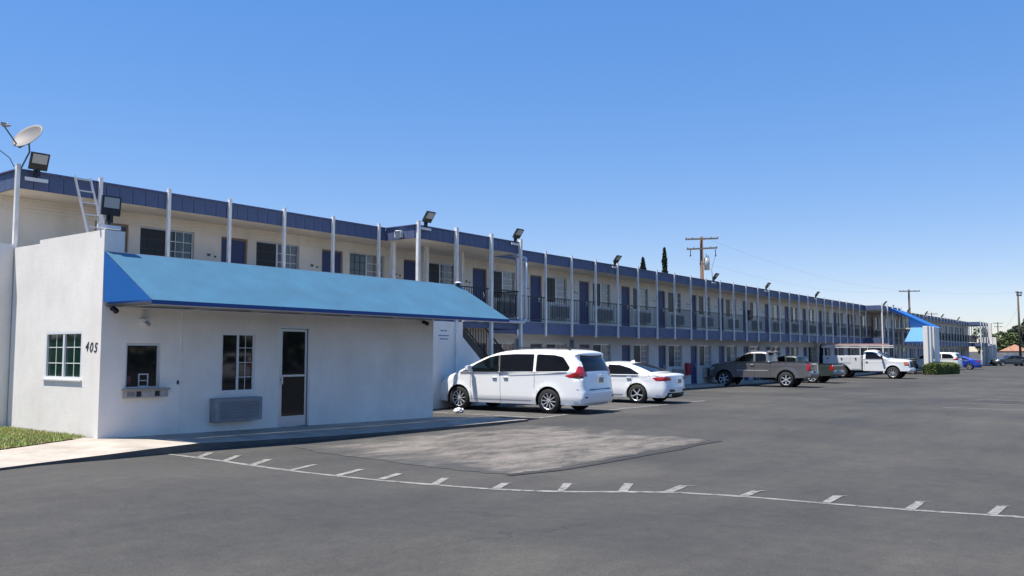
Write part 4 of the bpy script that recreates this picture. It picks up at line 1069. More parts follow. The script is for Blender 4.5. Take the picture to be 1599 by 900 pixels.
def wheel_mesh(R, w, style):
    t = MB(); n = 40; prof = [(R * .66, -w / 2), (R * .93, -w / 2), (R * .985, -w * .40), (R, -w * .2), (R, w * .2), (R * .985, w * .40), (R * .93, w / 2), (R * .66, w / 2)]
    vs = [(r * math.cos(2 * math.pi * k / n), y, r * math.sin(2 * math.pi * k / n)) for r, y in prof for k in range(n)]
    fs = [(p * n + k, p * n + (k + 1) % n, (p + 1) * n + (k + 1) % n, (p + 1) * n + k) for p in range(len(prof) - 1) for k in range(n)]
    t.add(vs, fs); tyre = t.mesh('tyre', RUBBER, True)
    r = MB(); Rr = R * .68; prof = [(Rr * .2, -w * .12), (Rr * .85, -w * .1), (Rr * .92, -w * .42), (Rr * 1.0, -w * .5), (Rr * 1.0, w * .45), (Rr * .9, w * .40), (Rr * .86, w * .1), (Rr * .2, w * .1)]
    vs = [(q_ * math.cos(2 * math.pi * k / n), y, q_ * math.sin(2 * math.pi * k / n)) for q_, y in prof for k in range(n)]
    for p in range(len(prof) - 1):
        r.add([vs[p * n + k] for k in range(n)] + [vs[(p + 1) * n + k] for k in range(n)], [(k, (k + 1) % n, n + (k + 1) % n, n + k) for k in range(n)], 0 if p in (2, 3, 4) else 1)
    ns, wd, paired = style
    for sgn in (-1,):
        yo = sgn * w * .47
        for k in range(ns):
            a = 2 * math.pi * k / ns
            for o in ((-.11, .11) if paired else (0,)):
                a1 = a + o; c, s_ = math.cos(a1), math.sin(a1); c0, s0 = math.cos(a + o * .5), math.sin(a + o * .5)
                h = wd * R; px_, pz = -s_ * h, c * h
                r.hexa([(c0 * Rr * .12 + px_ * .8, yo + .012, s0 * Rr * .12 + pz * .8), (c * Rr * .95 + px_, yo - .004, s_ * Rr * .95 + pz), (c * Rr * .95 - px_, yo - .004, s_ * Rr * .95 - pz), (c0 * Rr * .12 - px_ * .8, yo + .012, s0 * Rr * .12 - pz * .8)],
                       [(c0 * Rr * .12 + px_ * .8, yo + .04, s0 * Rr * .12 + pz * .8), (c * Rr * .95 + px_, yo + .03, s_ * Rr * .95 + pz), (c * Rr * .95 - px_, yo + .03, s_ * Rr * .95 - pz), (c0 * Rr * .12 - px_ * .8, yo + .04, s0 * Rr * .12 - pz * .8)], 0)
        r.tube((0, yo - .008, 0), (0, yo + .04, 0), Rr * .17, 14, mi=0)
        r.tube((0, -w * .15, 0), (0, -w * .05, 0), Rr * .55, 20, mi=2)
    rim = r.mesh('rim', [CHROME if style[1] < .5 else CHROME, RIMD, WELL])
    return tyre, rim
def build_body(root, spec):
    bd = Body(spec); vs, yy, parts = bd.side(); RV, rparts = bd.ribbon()
    data = {}
    def put(key, V, F):
        o = data.setdefault(key, ([], [])); b = len(o[0]); o[0].extend(V); o[1].extend([tuple(i + b for i in f) for f in F])
    for (n, m, off), F in parts.items():
        used = sorted({i for f in F for i in f}); mp_ = {i: k for k, i in enumerate(used)}
        for sg in (-1, 1):
            V = [(vs[i].x, sg * (yy[i] - off), vs[i].y) for i in used]
            G = [tuple(mp_[i] for i in (f if sg < 0 else reversed(f))) for f in F]
            put((n, m.name, 0) if n in ('body',) else (n, m.name, sg), V, G)
    split = {}
    for k, F in rparts.items():
        if k[0] == 'taillight':
            for f in F: split.setdefault(k + (0,) * (3 - len(k)) + ((-1 if sum(RV[i][1] for i in f) < 0 else 1),), []).append(f)
        else: split[k + (0,) * (3 - len(k)) + (0,)] = F
    for k, F in split.items():
        n, m = k[0], k[1]; used = sorted({i for f in F for i in f}); mp_ = {i: j for j, i in enumerate(used)}
        inn = k[2]
        put((n, m.name, k[3]), [(RV[i][0], RV[i][1], RV[i][2] - inn) for i in used], [tuple(mp_[i] for i in f) for f in F])
    for (n, mn, _s), (V, F) in data.items():
        me = bpy.data.meshes.new(n); me.from_pydata(V, [], F); me.materials.append(bpy.data.materials[mn])
        bm = bmesh.new(); bm.from_mesh(me)
        bmesh.ops.remove_doubles(bm, verts=bm.verts, dist=2e-4)
        bmesh.ops.recalc_face_normals(bm, faces=bm.faces)
        bm.to_mesh(me); bm.free()
        me.polygons.foreach_set('use_smooth', [True] * len(me.polygons)); me.update()
        if n == 'body':
            try: me.set_sharp_from_angle(angle=math.radians(50))
            except Exception: pass
        link(n, me, root)
    # wheels, wells, floor
    R, w = spec['wheel']; ty, rim = wheel_mesh(R, w, spec['style'])
    well = MB(); x0 = spec['chain'][0][0]; x1 = spec['chain'][-1][0]
    well.box(x0 + .12, -spec['w'] * .80, spec['zb'] + .02, x1 - .15, spec['w'] * .80, spec['zb'] + .22)
    for fx, fz, fr in spec['arches']:
        for sg in (-1, 1):
            n = 20; P = [(fx + (fr + .01) * math.cos(math.pi * k / n * 1.2 - .1 * math.pi), fz + (fr + .01) * math.sin(math.pi * k / n * 1.2 - .1 * math.pi)) for k in range(n + 1)]
            yo = bd.base(fx, fz + fr) * .995; yi = yo - .36
            V = [(x, sg * yo, z) for x, z in P] + [(x, sg * yi, z) for x, z in P]
            well.add(V, [(k, k + 1, n + 2 + k, n + 1 + k) for k in range(n)])
            well.add([(x, sg * yi, z) for x, z in P], [tuple(range(n + 1))])
        for sg in (-1, 1):
            yc = spec.get('track', spec['w'] - .14) * sg
            t = link('wheel', ty, root, (fx, yc, R - .005), (random.random() * 0, random.uniform(0, 6), 0 if sg < 0 else 0))
            rr_ = link('rim', rim, t, (0, 0, 0), (0, 0, 0 if sg < 0 else math.pi))
    well.build('underbody', WELL, root)
    return bd
def seam(root, bd, lines, w=.009, name='door_seam', m=None):
    q = MB()
    for P in lines:
        pts = []
        for a, b in zip(P, P[1:]):
            n = max(2, int(math.hypot(b[0] - a[0], b[1] - a[1]) / .06))
            pts += [(a[0] + (b[0] - a[0]) * k / n, a[1] + (b[1] - a[1]) * k / n) for k in range(n)]
        pts.append(P[-1])
        for sg in (-1, 1):
            for a, b in zip(pts, pts[1:]):
                d = Vector((b[0] - a[0], b[1] - a[1])).normalized(); nx, nz = -d.y * w / 2, d.x * w / 2
                V = [(x, sg * (bd.y(x, z) + .002), z) for x, z in ((a[0] + nx, a[1] + nz), (b[0] + nx, b[1] + nz), (b[0] - nx, b[1] - nz), (a[0] - nx, a[1] - nz))]
                q.add(V, [(0, 1, 2, 3)])
    q.build(name, m or DARKP, root)['kind'] = 'stuff'
def mirrors(root, bd, x, z, m, s=1.0):
    for sg in (-1, 1):
        y = sg * bd.y(x, z); q = MB()
        q.hexa([(x - .02, y + sg * .03, z - .03), (x + .08, y + sg * .03, z - .03), (x + .08, y - sg * .03, z), (x - .02, y - sg * .03, z)],
               [(x - .03, y + sg * .09, z), (x + .06, y + sg * .09, z), (x + .06, y + sg * .04, z + .05), (x - .03, y + sg * .04, z + .05)])
        c = [(x - .04, z), (x + .10, z + .02), (x + .08, z + .13 * s), (x - .04, z + .17 * s)]
        q.hexa([(a, y + sg * .07, b) for a, b in c], [(a + .02, y + sg * .25, b + .01) for a, b in c])
        o = q.build('side_mirror', m, root); mo = bevel(o, .025, 3)
def handles(root, bd, pts, m, L=.17):
    for x, z in pts:
        for sg in (-1, 1):
            q = MB(); y = sg * bd.y(x, z)
            q.hexa([(x - L / 2, y, z - .012), (x + L / 2, y, z - .012), (x + L / 2, y, z + .018), (x - L / 2, y, z + .018)], [(x - L / 2 + .02, y + sg * .035, z - .008), (x + L / 2 - .02, y + sg * .035, z - .008), (x + L / 2 - .02, y + sg * .035, z + .014), (x - L / 2 + .02, y + sg * .035, z + .014)])
            bevel(q.build('door_handle', m, root), .008)
def plate(root, x, z, tilt=0, w=.30):
    q = MB(); q.box(-.006, -w / 2, 0, .006, w / 2, .15); q.build('license_plate', PLATE, root, loc=(x, 0, z), rot=(0, tilt, 0))
def interior(root, xs_, zf, w, wheel_x=None, ysgn=1):
    for x in xs_:
        for y in (-.38, .38):
            q = MB(); q.hexa([(x - .05, y - .24, zf), (x + .12, y - .24, zf), (x - .08, y - .20, zf + .62), (x - .2, y - .20, zf + .62)], [(x - .05, y + .24, zf), (x + .12, y + .24, zf), (x - .08, y + .20, zf + .62), (x - .2, y + .20, zf + .62)])
            q.box(x - .05, y - .25, zf - .12, x + .5, y + .25, zf + .03); q.box(x - .22, y - .11, zf + .66, x - .12, y + .11, zf + .84)
            bevel(q.build('seat', SEATM, root), .04, 2)
    if wheel_x:
        q = MB(); n = 16; c = Vector((wheel_x, .38 * ysgn, zf + .42)); u = Vector((0, 1, 0)); v = Vector((-.4, 0, .9))
        for k in range(n):
            a, b = 2 * math.pi * k / n, 2 * math.pi * (k + 1) / n; q.tube(c + (u * math.cos(a) + v * math.sin(a)) * .18, c + (u * math.cos(b) + v * math.sin(b)) * .18, .014, 6)
        q.box(wheel_x + .12, -w, zf + .1, wheel_x + .45, w, zf + .32); q.build('dashboard', DARKP, root)
def place(root, x, y, z, heading_deg):   # heading measured from +Y toward -X (nose direction)
    a = math.radians(90 + heading_deg)
    root.location = (x, y, z); root.rotation_euler = (0, 0, a)

WHITE_CAR = paint('car_paint_white', (.86, .86, .86))
WHITE_TRK = paint('truck_paint_white', (.72, .72, .71))

# --- white minivan
def minivan(label, paint_m, cat='minivan', clear=True):
    root = thing('minivan', label, cat)
    def rib(x, z, u, dx, dz):
        if x < -.45 and 1.15 < z < 1.60 and u < .86: return ('rear_window', TINT, .004)
        if x < -.8 and 1.0 < z < 1.30 and u >= .80: return ('taillight', TAIL)
        if 2.02 < x < 3.12 and z > 1.14 and u < .88: return ('windshield', CLEAR if clear else TINT, .004)
        if x > 3.9 and .35 < z < .62 and u < .6: return ('grille', DARKP)
    spec = dict(paint=paint_m, zb=.24, w=.985, belt=1.10, tumble=.24, front=(2.9, 1.1, .22), rear=(-.55, .55, .07), wheel=(.345, .225), style=(10, .040, False), crease=.42,
        arches=[(0, .345, .40), (3.03, .345, .40)], track=.86,
        chain=[(-1.00, .24, .05, .03), (-1.08, .34, .08, .05), (-1.09, .58, .10, .07), (-1.06, .66, .10, .06), (-1.03, .95, .08, .05), (-1.0, 1.12, .08, .05), (-.93, 1.30, .09, .06), (-.78, 1.55, .09, .06), (-.86, 1.64, .10, .05), (-.70, 1.70, .12, .045), (-.3, 1.735, .14, .035), (.4, 1.755, .15, .03), (1.1, 1.75, .15, .03), (1.65, 1.70, .14, .04), (2.05, 1.60, .12, .06), (2.55, 1.39, .10, .07), (3.08, 1.14, .12, .06), (3.3, 1.07, .16, .05), (3.65, .97, .2, .06), (3.9, .82, .2, .08), (4.0, .60, .2, .10), (4.02, .42, .16, .10), (3.95, .24, .1, .08)],
        regions=[('window_pillar', [(2.98, 1.11), (2.66, 1.115), (2.68, 1.225), (2.72, 1.215)], DARKP, .002, 0),
                 ('side_window', [(2.64, 1.115), (2.66, 1.235), (2.42, 1.37), (2.0, 1.545), (1.70, 1.60), (1.655, 1.12)], CLEAR if clear else TINT, .006, .03),
                 ('window_pillar', [(1.651, 1.12), (1.696, 1.60), (1.666, 1.603), (1.62, 1.122)], DARKP, .003, 0),
                 ('side_window', [(1.615, 1.125), (1.66, 1.605), (1.1, 1.63), (.52, 1.625), (.50, 1.14)], TINT, .006, .03),
                 ('side_window', [(.42, 1.14), (.43, 1.625), (-.15, 1.60), (-.42, 1.54), (-.66, 1.25), (-.60, 1.16)], TINT, .006, .06),
                 ('taillight', [(-.50, 1.04), (-.72, 1.09), (-.83, 1.14), (-.88, 1.30), (-1.2, 1.30), (-1.2, .985), (-.66, .985)], TAIL, -.004, .015),
                 ('headlight', [(3.42, 1.0), (3.62, .93), (3.86, .78), (4.1, .72), (4.1, .84), (3.72, .98)], HEADL, -.003, .02)],
        rib=rib)
    bd = build_body(root, spec)
    seam(root, bd, [[(1.60, 1.10), (1.58, .6), (1.56, .28)], [(2.62, 1.08), (2.62, .7), (2.55, .30)], [(.45, 1.12), (.46, .7), (.36, .60)], [(1.65, 1.10), (-.58, 1.135)], [(-1.0, .66), (-.85, .67)]], .010)
    seam(root, bd, [[(2.5, .335), (.5, .335)]], .02, 'sill_trim', GREYP)
    handles(root, bd, [(1.78, .95), (1.40, .96)], CHROME)
    mirrors(root, bd, 2.55, 1.13, paint_m)
    for y in (-.58, .58):
        q = MB(); q.bar((-.35, y, 1.80), (1.25, y, 1.82), .035, .025); q.bar((-.5, y, 1.745), (-.32, y, 1.80), .04, .03); q.bar((1.25, y, 1.82), (1.42, y, 1.765), .04, .03); q.build('roof_rail', DARKP, root)
    for x in (.0, .95):
        q = MB(); q.bar((x, -.58, 1.815), (x, .58, 1.815), .05, .02); q.build('roof_crossbar', DARKP, root)
    plate(root, -1.125, .84, -.1)
    q = MB(); q.box(-1.13, -.62, .655, -1.10, .62, .675); q.build('bumper_gap', DARKP, root)
    q = MB(); q.box(-1.145, -.05, .985 + .03, -1.10, .05, 1.06); bevel(q.build('tailgate_badge', CHROME, root), .015)
    for sg in (-1, 1):
        q = MB(); q.box(-1.10, sg * .78 - .07, .44, -1.075, sg * .78 + .07, .475); q.build('reflector', DARKP, root)
    q = MB(); q.bar((-1.02, .05, 1.17), (-.98, -.35, 1.25), .02, .02); q.build('rear_wiper', DARKP, root)
    interior(root, [1.75, .6], .62, .72, 2.35)
    return root
van = minivan('white minivan with black roof rails and red tail lights parked next to the office', WHITE_CAR)
place(van, 20.45, 13.37, gz(20.3), 4.4)

# --- white sedan
def sedan(label, paint_m, cat, black_wheels=True, red=True):
    root = thing('parked_car', label, cat)
    def rib(x, z, u, dx, dz):
        if -.50 < x < .42 and z > 1.07 and u < .86 and dx > 0: return ('rear_window', TINT, .003)
        if 1.62 < x < 2.32 and z > 1.02 and u < .9: return ('windshield', TINT, .003)
        if x < -.9 and .80 < z < .92 and .60 < u: return ('taillight', TAIL)
        if x < -.8 and z < .42: return ('rear_diffuser', DARKP)
        if x > 3.5 and .35 < z < .65 and u < .55: return ('grille', DARKP)
    spec = dict(paint=paint_m, zb=.22, w=.915, belt=.98, tumble=.42, front=(2.75, 1.0, .28), rear=(-.3, .75, .16), wheel=(.335, .245), style=(5, .06, False) if black_wheels else (5, .07, False), crease=.86,
        arches=[(0, .335, .385), (2.82, .335, .385)], track=.80,
        chain=[(-.90, .22, .06, .04), (-1.0, .32, .1, .08), (-1.02, .52, .12, .10), (-1.01, .66, .12, .09), (-.98, .88, .10, .08), (-.99, .985, .06, .06), (-.84, 1.01, .08, .04), (-.56, 1.035, .10, .03), (-.42, 1.07, .10, .03), (-.1, 1.20, .10, .04), (.35, 1.345, .10, .045), (.8, 1.41, .12, .04), (1.2, 1.42, .12, .04), (1.6, 1.385, .12, .045), (2.0, 1.22, .10, .06), (2.35, 1.035, .10, .06), (2.55, .985, .14, .05), (3.1, .92, .18, .05), (3.5, .78, .2, .08), (3.64, .6, .18, .1), (3.66, .4, .14, .1), (3.6, .22, .1, .06)],
        regions=[('side_window', [(2.22, 1.0), (2.10, 1.09), (1.62, 1.30), (1.22, 1.345), (1.20, 1.0)], TINT, .005, .03),
                 ('side_window', [(1.13, 1.0), (1.15, 1.345), (.70, 1.325), (.30, 1.225), (-.08, 1.03), (-.02, 1.0)], TINT, .005, .03),
                 ('taillight', [(-.55, .895), (-.68, .79), (-1.2, .79), (-1.2, .925), (-.72, .925)], TAIL, -.003, .015),
                 ('headlight', [(3.1, .78), (3.35, .66), (3.8, .6), (3.8, .72), (3.3, .82)], HEADL, -.003, .02)],
        rib=rib)
    bd = build_body(root, spec)
    seam(root, bd, [[(1.17, .98), (1.17, .5), (1.12, .30)], [(.16, .98), (.20, .72), (.40, .42), (.42, .30)], [(2.2, .98), (2.25, .6), (2.18, .30)], [(2.3, .985), (-.05, .985)]], .009)
    seam(root, bd, [[(2.3, .30), (.5, .30)]], .03, 'sill_trim', GREYP)
    handles(root, bd, [(1.30, .865), (.30, .875)], CHROME, .19)
    mirrors(root, bd, 2.02, 1.0, paint_m, .8)
    plate(root, -1.12, .70, -.1)
    q = MB(); q.box(-1.09, -.60, .42, -1.05, .60, .50); q.build('bumper_vent', DARKP, root)
    for sg in (-1, 1):
        q = MB(); q.tube((-1.06, sg * .52, .30), (-.9, sg * .52, .30), .05, 12); q.build('exhaust_tip', CHROME, root, True)
    root.scale = (1, 1, .965)
    q = MB(); q.hexa([(.52, -.015, 1.41), (.70, -.015, 1.44), (.55, -.004, 1.50)], [(.52, .015, 1.41), (.70, .015, 1.44), (.55, .004, 1.50)]); q.build('antenna_fin', paint_m, root)
    return root
car = sedan('white sedan with black and silver wheels parked right of the white minivan', WHITE_CAR, 'car')
place(car, 26.3, 13.78, gz(26.3), 1.5)

# --- pickups
def pickup(label, paint_m, lift=0.0, rack=True, hs=1.0):
    root = thing('pickup_truck', label, 'pickup')
    def rib(x, z, u, dx, dz):
        if x < .83 and z > 1.2 and dz < .02 and dz > -.3 and u < .93: return ('none',)
        if x < -1.1 and .86 < z < 1.22 and u > .88: return ('taillight', TAIL)
        if x < -1.0 and z < .74: return ('rear_bumper', mat('bumper_steel', (.16, .16, .165), .35, metal=.6))
        if .80 < x < 1.0 and 1.36 < z < 1.76 and u < .85: return ('rear_window', TINT, 0)
        if 2.08 < x < 2.78 and z > 1.34 and u < .88: return ('windshield', TINT, .003)
        if x > 3.95 and .55 < z < .95 and u < .7: return ('grille', DARKP)
    spec = dict(paint=paint_m, zb=.50, w=.93, belt=1.30, tumble=.28, front=(3.0, 1.2, .16), rear=(-1.0, .3, .02), wheel=(.40, .27), style=(6, .085, False), crease=1.12,
        arches=[(0, .45, .48), (3.24, .45, .48)], track=.80,
        chain=[(-1.16, .50, .03, .02), (-1.26, .54, .04, .05), (-1.28, .72, .04, .05), (-1.23, .76, .03, .02), (-1.23, 1.22, .03, .02), (-1.21, 1.295, .03, .005), (-1.1, 1.31, .03, .0), (.70, 1.31, .03, .0), (.80, 1.315, .03, 0), (.84, 1.34, .05, .02), (.90, 1.69, .08, .04), (.98, 1.82, .10, .04), (1.3, 1.865, .12, .04), (1.75, 1.855, .12, .04), (2.1, 1.77, .10, .05), (2.5, 1.50, .10, .06), (2.78, 1.335, .10, .06), (3.0, 1.29, .14, .06), (3.8, 1.20, .16, .06), (4.08, 1.06, .14, .08), (4.16, .75, .12, .10), (4.16, .5, .1, .08), (4.08, .50, .08, .05)],
        regions=[('side_window', [(2.62, 1.33), (2.50, 1.42), (2.12, 1.68), (1.86, 1.755), (1.68, 1.765), (1.66, 1.33)], CLEAR, .005, .03),
                 ('side_window', [(1.56, 1.33), (1.58, 1.76), (1.10, 1.74), (1.02, 1.66), (1.0, 1.33)], TINT, .005, .05),
                 ('taillight', [(-1.4, .86), (-1.04, .86), (-1.06, 1.22), (-1.4, 1.22)], TAIL, -.003, .01),
                 ('headlight', [(3.75, 1.04), (4.3, 1.0), (4.3, .86), (3.85, .88)], HEADL, -.003, .02)], rib=rib)
    bd = build_body(root, spec)
    seam(root, bd, [[(1.61, 1.31), (1.61, .56)], [(2.62, 1.29), (2.66, .8), (2.55, .56)], [(.82, 1.30), (.82, .56)], [(.98, 1.31), (.98, .6)]], .012)
    seam(root, bd, [[(2.55, .86), (.9, .86)]], .035, 'door_moulding', CHROME)
    handles(root, bd, [(1.74, 1.15)], CHROME)
    mirrors(root, bd, 2.42, 1.35, DARKP, 1.2)
    q = MB(); q.box(-1.18, -.72, .76, .80, .72, .82); q.box(.78, -.80, .76, .83, .80, 1.30); q.box(-1.18, -.84, .76, .8, -.80, 1.295); q.box(-1.18, .80, .76, .8, .84, 1.295); q.box(-1.19, -.80, .80, -1.15, .80, 1.285)
    q.build('cargo_bed', DARKP, root)
    for sg in (-1, 1):   # arch trims
        for fx in (0, 3.24):
            q = MB()
            for k in range(14):
                a, b = math.pi * (.02 + .96 * k / 14), math.pi * (.02 + .96 * (k + 1) / 14)
                P = []
                for t, rr_ in ((a, .47), (b, .47), (b, .53), (a, .53)):
                    x, z = fx + rr_ * math.cos(t), .43 + rr_ * math.sin(t)
                    P.append((x, sg * (bd.y(x, z) + .02), z))
                q.add(P, [(0, 1, 2, 3)])
            o = q.build('arch_trim', paint_m, root); sm = o.modifiers.new('thick', 'SOLIDIFY'); sm.thickness = .03
    plate(root, -1.30, .72, 0)
    interior(root, [1.5], .8, .7, 2.15)
    if rack:
        q = MB(); q.bar((.95, -.62, 1.88), (.55, -.62, 1.70), .04, .05); q.bar((.95, .62, 1.88), (.55, .62, 1.70), .04, .05); q.box(.60, -.66, 1.80, 1.0, .66, 1.84); q.build('roof_visor', mat('visor_pale', (.35, .35, .34), .4), root)
        t_ = MB(); t_.box(2.0, 0, 0, 2.1, .004, .05); t_.box(2.13, 0, 0, 2.2, .004, .05); t_.box(2.23, 0, 0, 2.3, .004, .05); t_.box(2.36, 0, .0, 2.5, .004, .045)
        y = -bd.y(2.2, .93) - .006
    root.scale = (1, 1, hs)
    return root
GREYT = paint('pickup_paint_grey', (.17, .16, .158), metal=.4, rough=.33)
p1 = pickup('dark grey pickup with chrome trim and pale roof visor parked nose in', GREYT)
place(p1, 44.6, 15.12, 0.0, 5)
GREENT = paint('pickup_paint_green', (.05, .066, .056), metal=.3, rough=.35)
p2 = pickup('dark green pickup mostly hidden behind the grey pickup', GREENT, rack=False, hs=.86)
place(p2, 51.6, 15.85, 0.0, -3)

# --- white utility truck
ut = thing('utility_truck', 'white utility truck with side boxes and overhead ladder rack backed into its bay', 'truck')
def rib(x, z, u, dx, dz):
    if 2.30 < x < 3.02 and z > 1.36 and u < .9: return ('windshield', TINT, .003)
    if x > 4.2 and .75 < z < 1.12 and u < .8: return ('grille', DARKP)
    if x > 4.0 and .5 < z < .72: return ('front_bumper', CHROME)
spec = dict(paint=WHITE_TRK, zb=.52, w=.99, belt=1.30, tumble=.26, front=(3.3, 1.1, .12), rear=(1.0, .3, .0), wheel=(.40, .26), style=(8, .05, False), crease=1.15,
    arches=[(3.35, .44, .48)], track=.86,
    chain=[(1.42, .52, .02, .0), (1.42, .9, .03, .0), (1.42, 1.4, .04, .01), (1.46, 1.80, .08, .03), (1.58, 1.90, .10, .04), (1.9, 1.945, .12, .04), (2.15, 1.90, .12, .05), (2.5, 1.66, .10, .06), (2.95, 1.38, .10, .06), (3.2, 1.33, .14, .06), (4.0, 1.27, .16, .06), (4.28, 1.18, .14, .08), (4.34, .95, .1, .10), (4.35, .72, .08, .08), (4.42, .66, .06, .08), (4.42, .52, .06, .08), (4.3, .46, .06, .05)],
    regions=[('side_window', [(2.82, 1.34), (2.62, 1.46), (2.22, 1.74), (1.98, 1.80), (1.62, 1.80), (1.60, 1.34)], TINT, .005, .04),
             ('headlight', [(4.0, 1.15), (4.5, 1.12), (4.5, .86), (4.08, .88)], AMBER, -.003, .02)], rib=rib)
bd = build_body(ut, spec)
seam(ut, bd, [[(1.52, 1.32), (1.52, .6)], [(2.86, 1.32), (2.9, 1.0), (2.8, .6)]], .012)
handles(ut, bd, [(1.68, 1.13)], DARKP); mirrors(ut, bd, 2.66, 1.36, DARKP, 1.5)
q = MB(); q.box(2.52, -bd.y(2.5, 1) - .004, .80, 2.58, -bd.y(2.5, 1), 1.3)
# rear wheel
ty, rimm = wheel_mesh(.40, .26, (8, .05, False))
for sg in (-1, 1):
    t_ = link('wheel', ty, ut, (0, .86 * sg, .395), (0, .4, 0)); link('rim', rimm, t_, (0, 0, 0), (0, 0, 0 if sg < 0 else math.pi))
# service body
q = MB()
prof = [(-1.25, .72), (-.60, .72)] + [(0 + .56 * math.cos(a), .44 + .56 * math.sin(a)) for a in [math.pi * (1 - k / 12) * .0 + math.pi - math.pi * .16 - (math.pi * .68) * k / 12 for k in range(13)]] + [(.62, .56), (1.34, .56), (1.34, 1.56), (-1.25, 1.56)]
for sg in (-1, 1):
    q = MB(); q.prism_y(prof, *( (-1.03, -.62) if sg < 0 else (.62, 1.03))); bevel(q.build('side_box', WHITE_TRK, ut), .015)
    for (x0, x1, z0, z1) in ((-1.18, -.62, .80, 1.48), (-.55, .62, 1.06, 1.48), (.68, 1.28, .64, 1.48)):
        q = MB(); q.box(x0, -.013, z0, x1, 0, z1); bevel(q.build('box_door', WHITE_TRK, ut, loc=(0, sg * 1.031 + (0 if sg < 0 else .013), 0)), .006)
        q = MB(); q.box((x0 + x1) / 2 - .05, -.03, z1 - .16, (x0 + x1) / 2 + .05, 0, z1 - .08); q.build('latch', DARKP, ut, loc=(0, sg * 1.046 + (0 if sg < 0 else .03), 0))
q = MB(); q.box(-1.24, -.62, .74, 1.34, .62, .80); q.box(-1.25, -.62, .80, -1.21, .62, 1.3); q.box(-1.4, -.95, .50, -1.25, .95, .64); q.box(1.30, -.62, .80, 1.34, .62, 1.56); q.build('cargo_bed', DARKP, ut)
q = MB(); q.box(-1.2, -.4, .40, 1.5, .4, .72); q.build('underbody', WELL, ut)
for sg in (-1, 1):
    for x in (-1.18, 1.28):
        q = MB(); q.bar((x, sg * .98, 1.56), (x, sg * .98, 2.22), .05, .05); q.build('rack_post', WHITE_TRK, ut)
    q = MB(); q.bar((-1.35, sg * .98, 2.14), (3.0, sg * .98, 2.14), .05, .07); q.bar((-1.35, sg * .98, 2.30), (3.0, sg * .98, 2.26), .045, .05); q.build('rack_rail', mat('rack_white', (.66, .62, .60), .5), ut)
for x in (-1.3, 0, 1.28, 2.8):
    q = MB(); q.bar((x, -.98, 2.19), (x, .98, 2.19), .05, .05); q.build('rack_crossbar', WHITE_TRK, ut)
tl_ = MB(); tl_.box(-1.26, -.99, 1.05, -1.255, -.85, 1.3); tl_.build('taillight', TAIL, ut)
place(ut, 62.65, 17.3, 0.0, 180)
# ladder on the rack
lo = thing('fibreglass_ladder', 'orange and white ladder strapped on top of the utility truck rack', 'ladder', (0, 0, 0))
ORG = mat('ladder_orange', (.48, .26, .21), .5)
for y in (-.25, .15):
    q = MB(); q.bar((-1.5, y, 2.36), (2.9, y, 2.34), .03, .08); q.build('rail', ORG, lo)
for k in range(14):
    q = MB(); q.tube((-1.4 + .31 * k, -.25, 2.355), (-1.4 + .31 * k, .15, 2.355), .015, 6); q.build('rung', mat('rung_alu', (.7, .7, .7), .4), lo)
place(lo, 62.65, 17.3, 0.0, 180)
# dark load at the back of the truck
ld = thing('rolled_tarp', 'dark blue rolled tarp standing up behind the utility truck', 'tarp', (63.3, 19.0, 0.1))
q = MB(); q.tube((0, 0, .7), (-.1, .0, 2.1), .34, 14, .24); q.tube((-.1, 0, 2.1), (-.14, 0, 2.3), .24, 14, .12); q.build('fabric', mat('tarp_dark_blue', (.015, .022, .05), .7, var=.4, scale=5), ld, True)
q = MB(); q.box(-.35, -.3, 0, .3, .3, .7); q.build('base_crate', DARKP, ld)

suv = minivan('white people carrier behind the hedge near the far canopy', WHITE_TRK, 'people carrier', clear=False)
place(suv, 94.4, 16.06, 0, -4)
BLUEC = paint('car_paint_blue', (.01, .05, .42), metal=.3, rough=.3)
bc = sedan('bright blue coupe parked beyond the hedge beside the white people carrier', BLUEC, 'car', False)
place(bc, 98.4, 14.8, 0, 3.5)
DKC = paint('car_paint_dark_grey', (.055, .065, .075), metal=.5, rough=.3)
dc = sedan('dark grey sedan seen side on crossing the lot in front of the block wall', DKC, 'car', False)
place(dc, 126.8, 13.36, 0, 38)

# crumpled cup / rag by the van's front wheel
q = MB(); bm = bmesh.new(); bmesh.ops.create_icosphere(bm, subdivisions=3, radius=.11)
for v in bm.verts:
    k = 1 + .35 * math.sin(v.co.x * 60 + v.co.y * 35) * math.cos(v.co.z * 50 + v.co.y * 40); v.co *= k; v.co.z *= .55; v.co.x *= 1.5
me = bpy.data.meshes.new('litter'); bm.to_mesh(me); bm.free(); me.materials.append(mat('paper_white', (.6, .6, .62), .8))
o = link('crumpled_bag', me, None, (18.35, 15.55, .21)); tag(o, 'crumpled white bag lying against the front wheel of the minivan', 'litter')
# wheel stops
ws = MB(); ws.hexa([(-.9, -.09, 0), (-.9, .09, 0), (-.9, .06, .12), (-.9, -.06, .12)], [(.9, -.09, 0), (.9, .09, 0), (.9, .06, .12), (.9, -.06, .12)]); wm = ws.mesh('wheel_stop', KERB)
for x, s in ((25.7, 'in front of the white sedan'), (30.8, 'right of the white sedan in an empty bay')):
    o = link('wheel_stop', wm, None, (x, 17.15, gz(x))); tag(o, 'grey concrete wheel stop ' + s, 'wheel stop', 'concrete wheel stops')

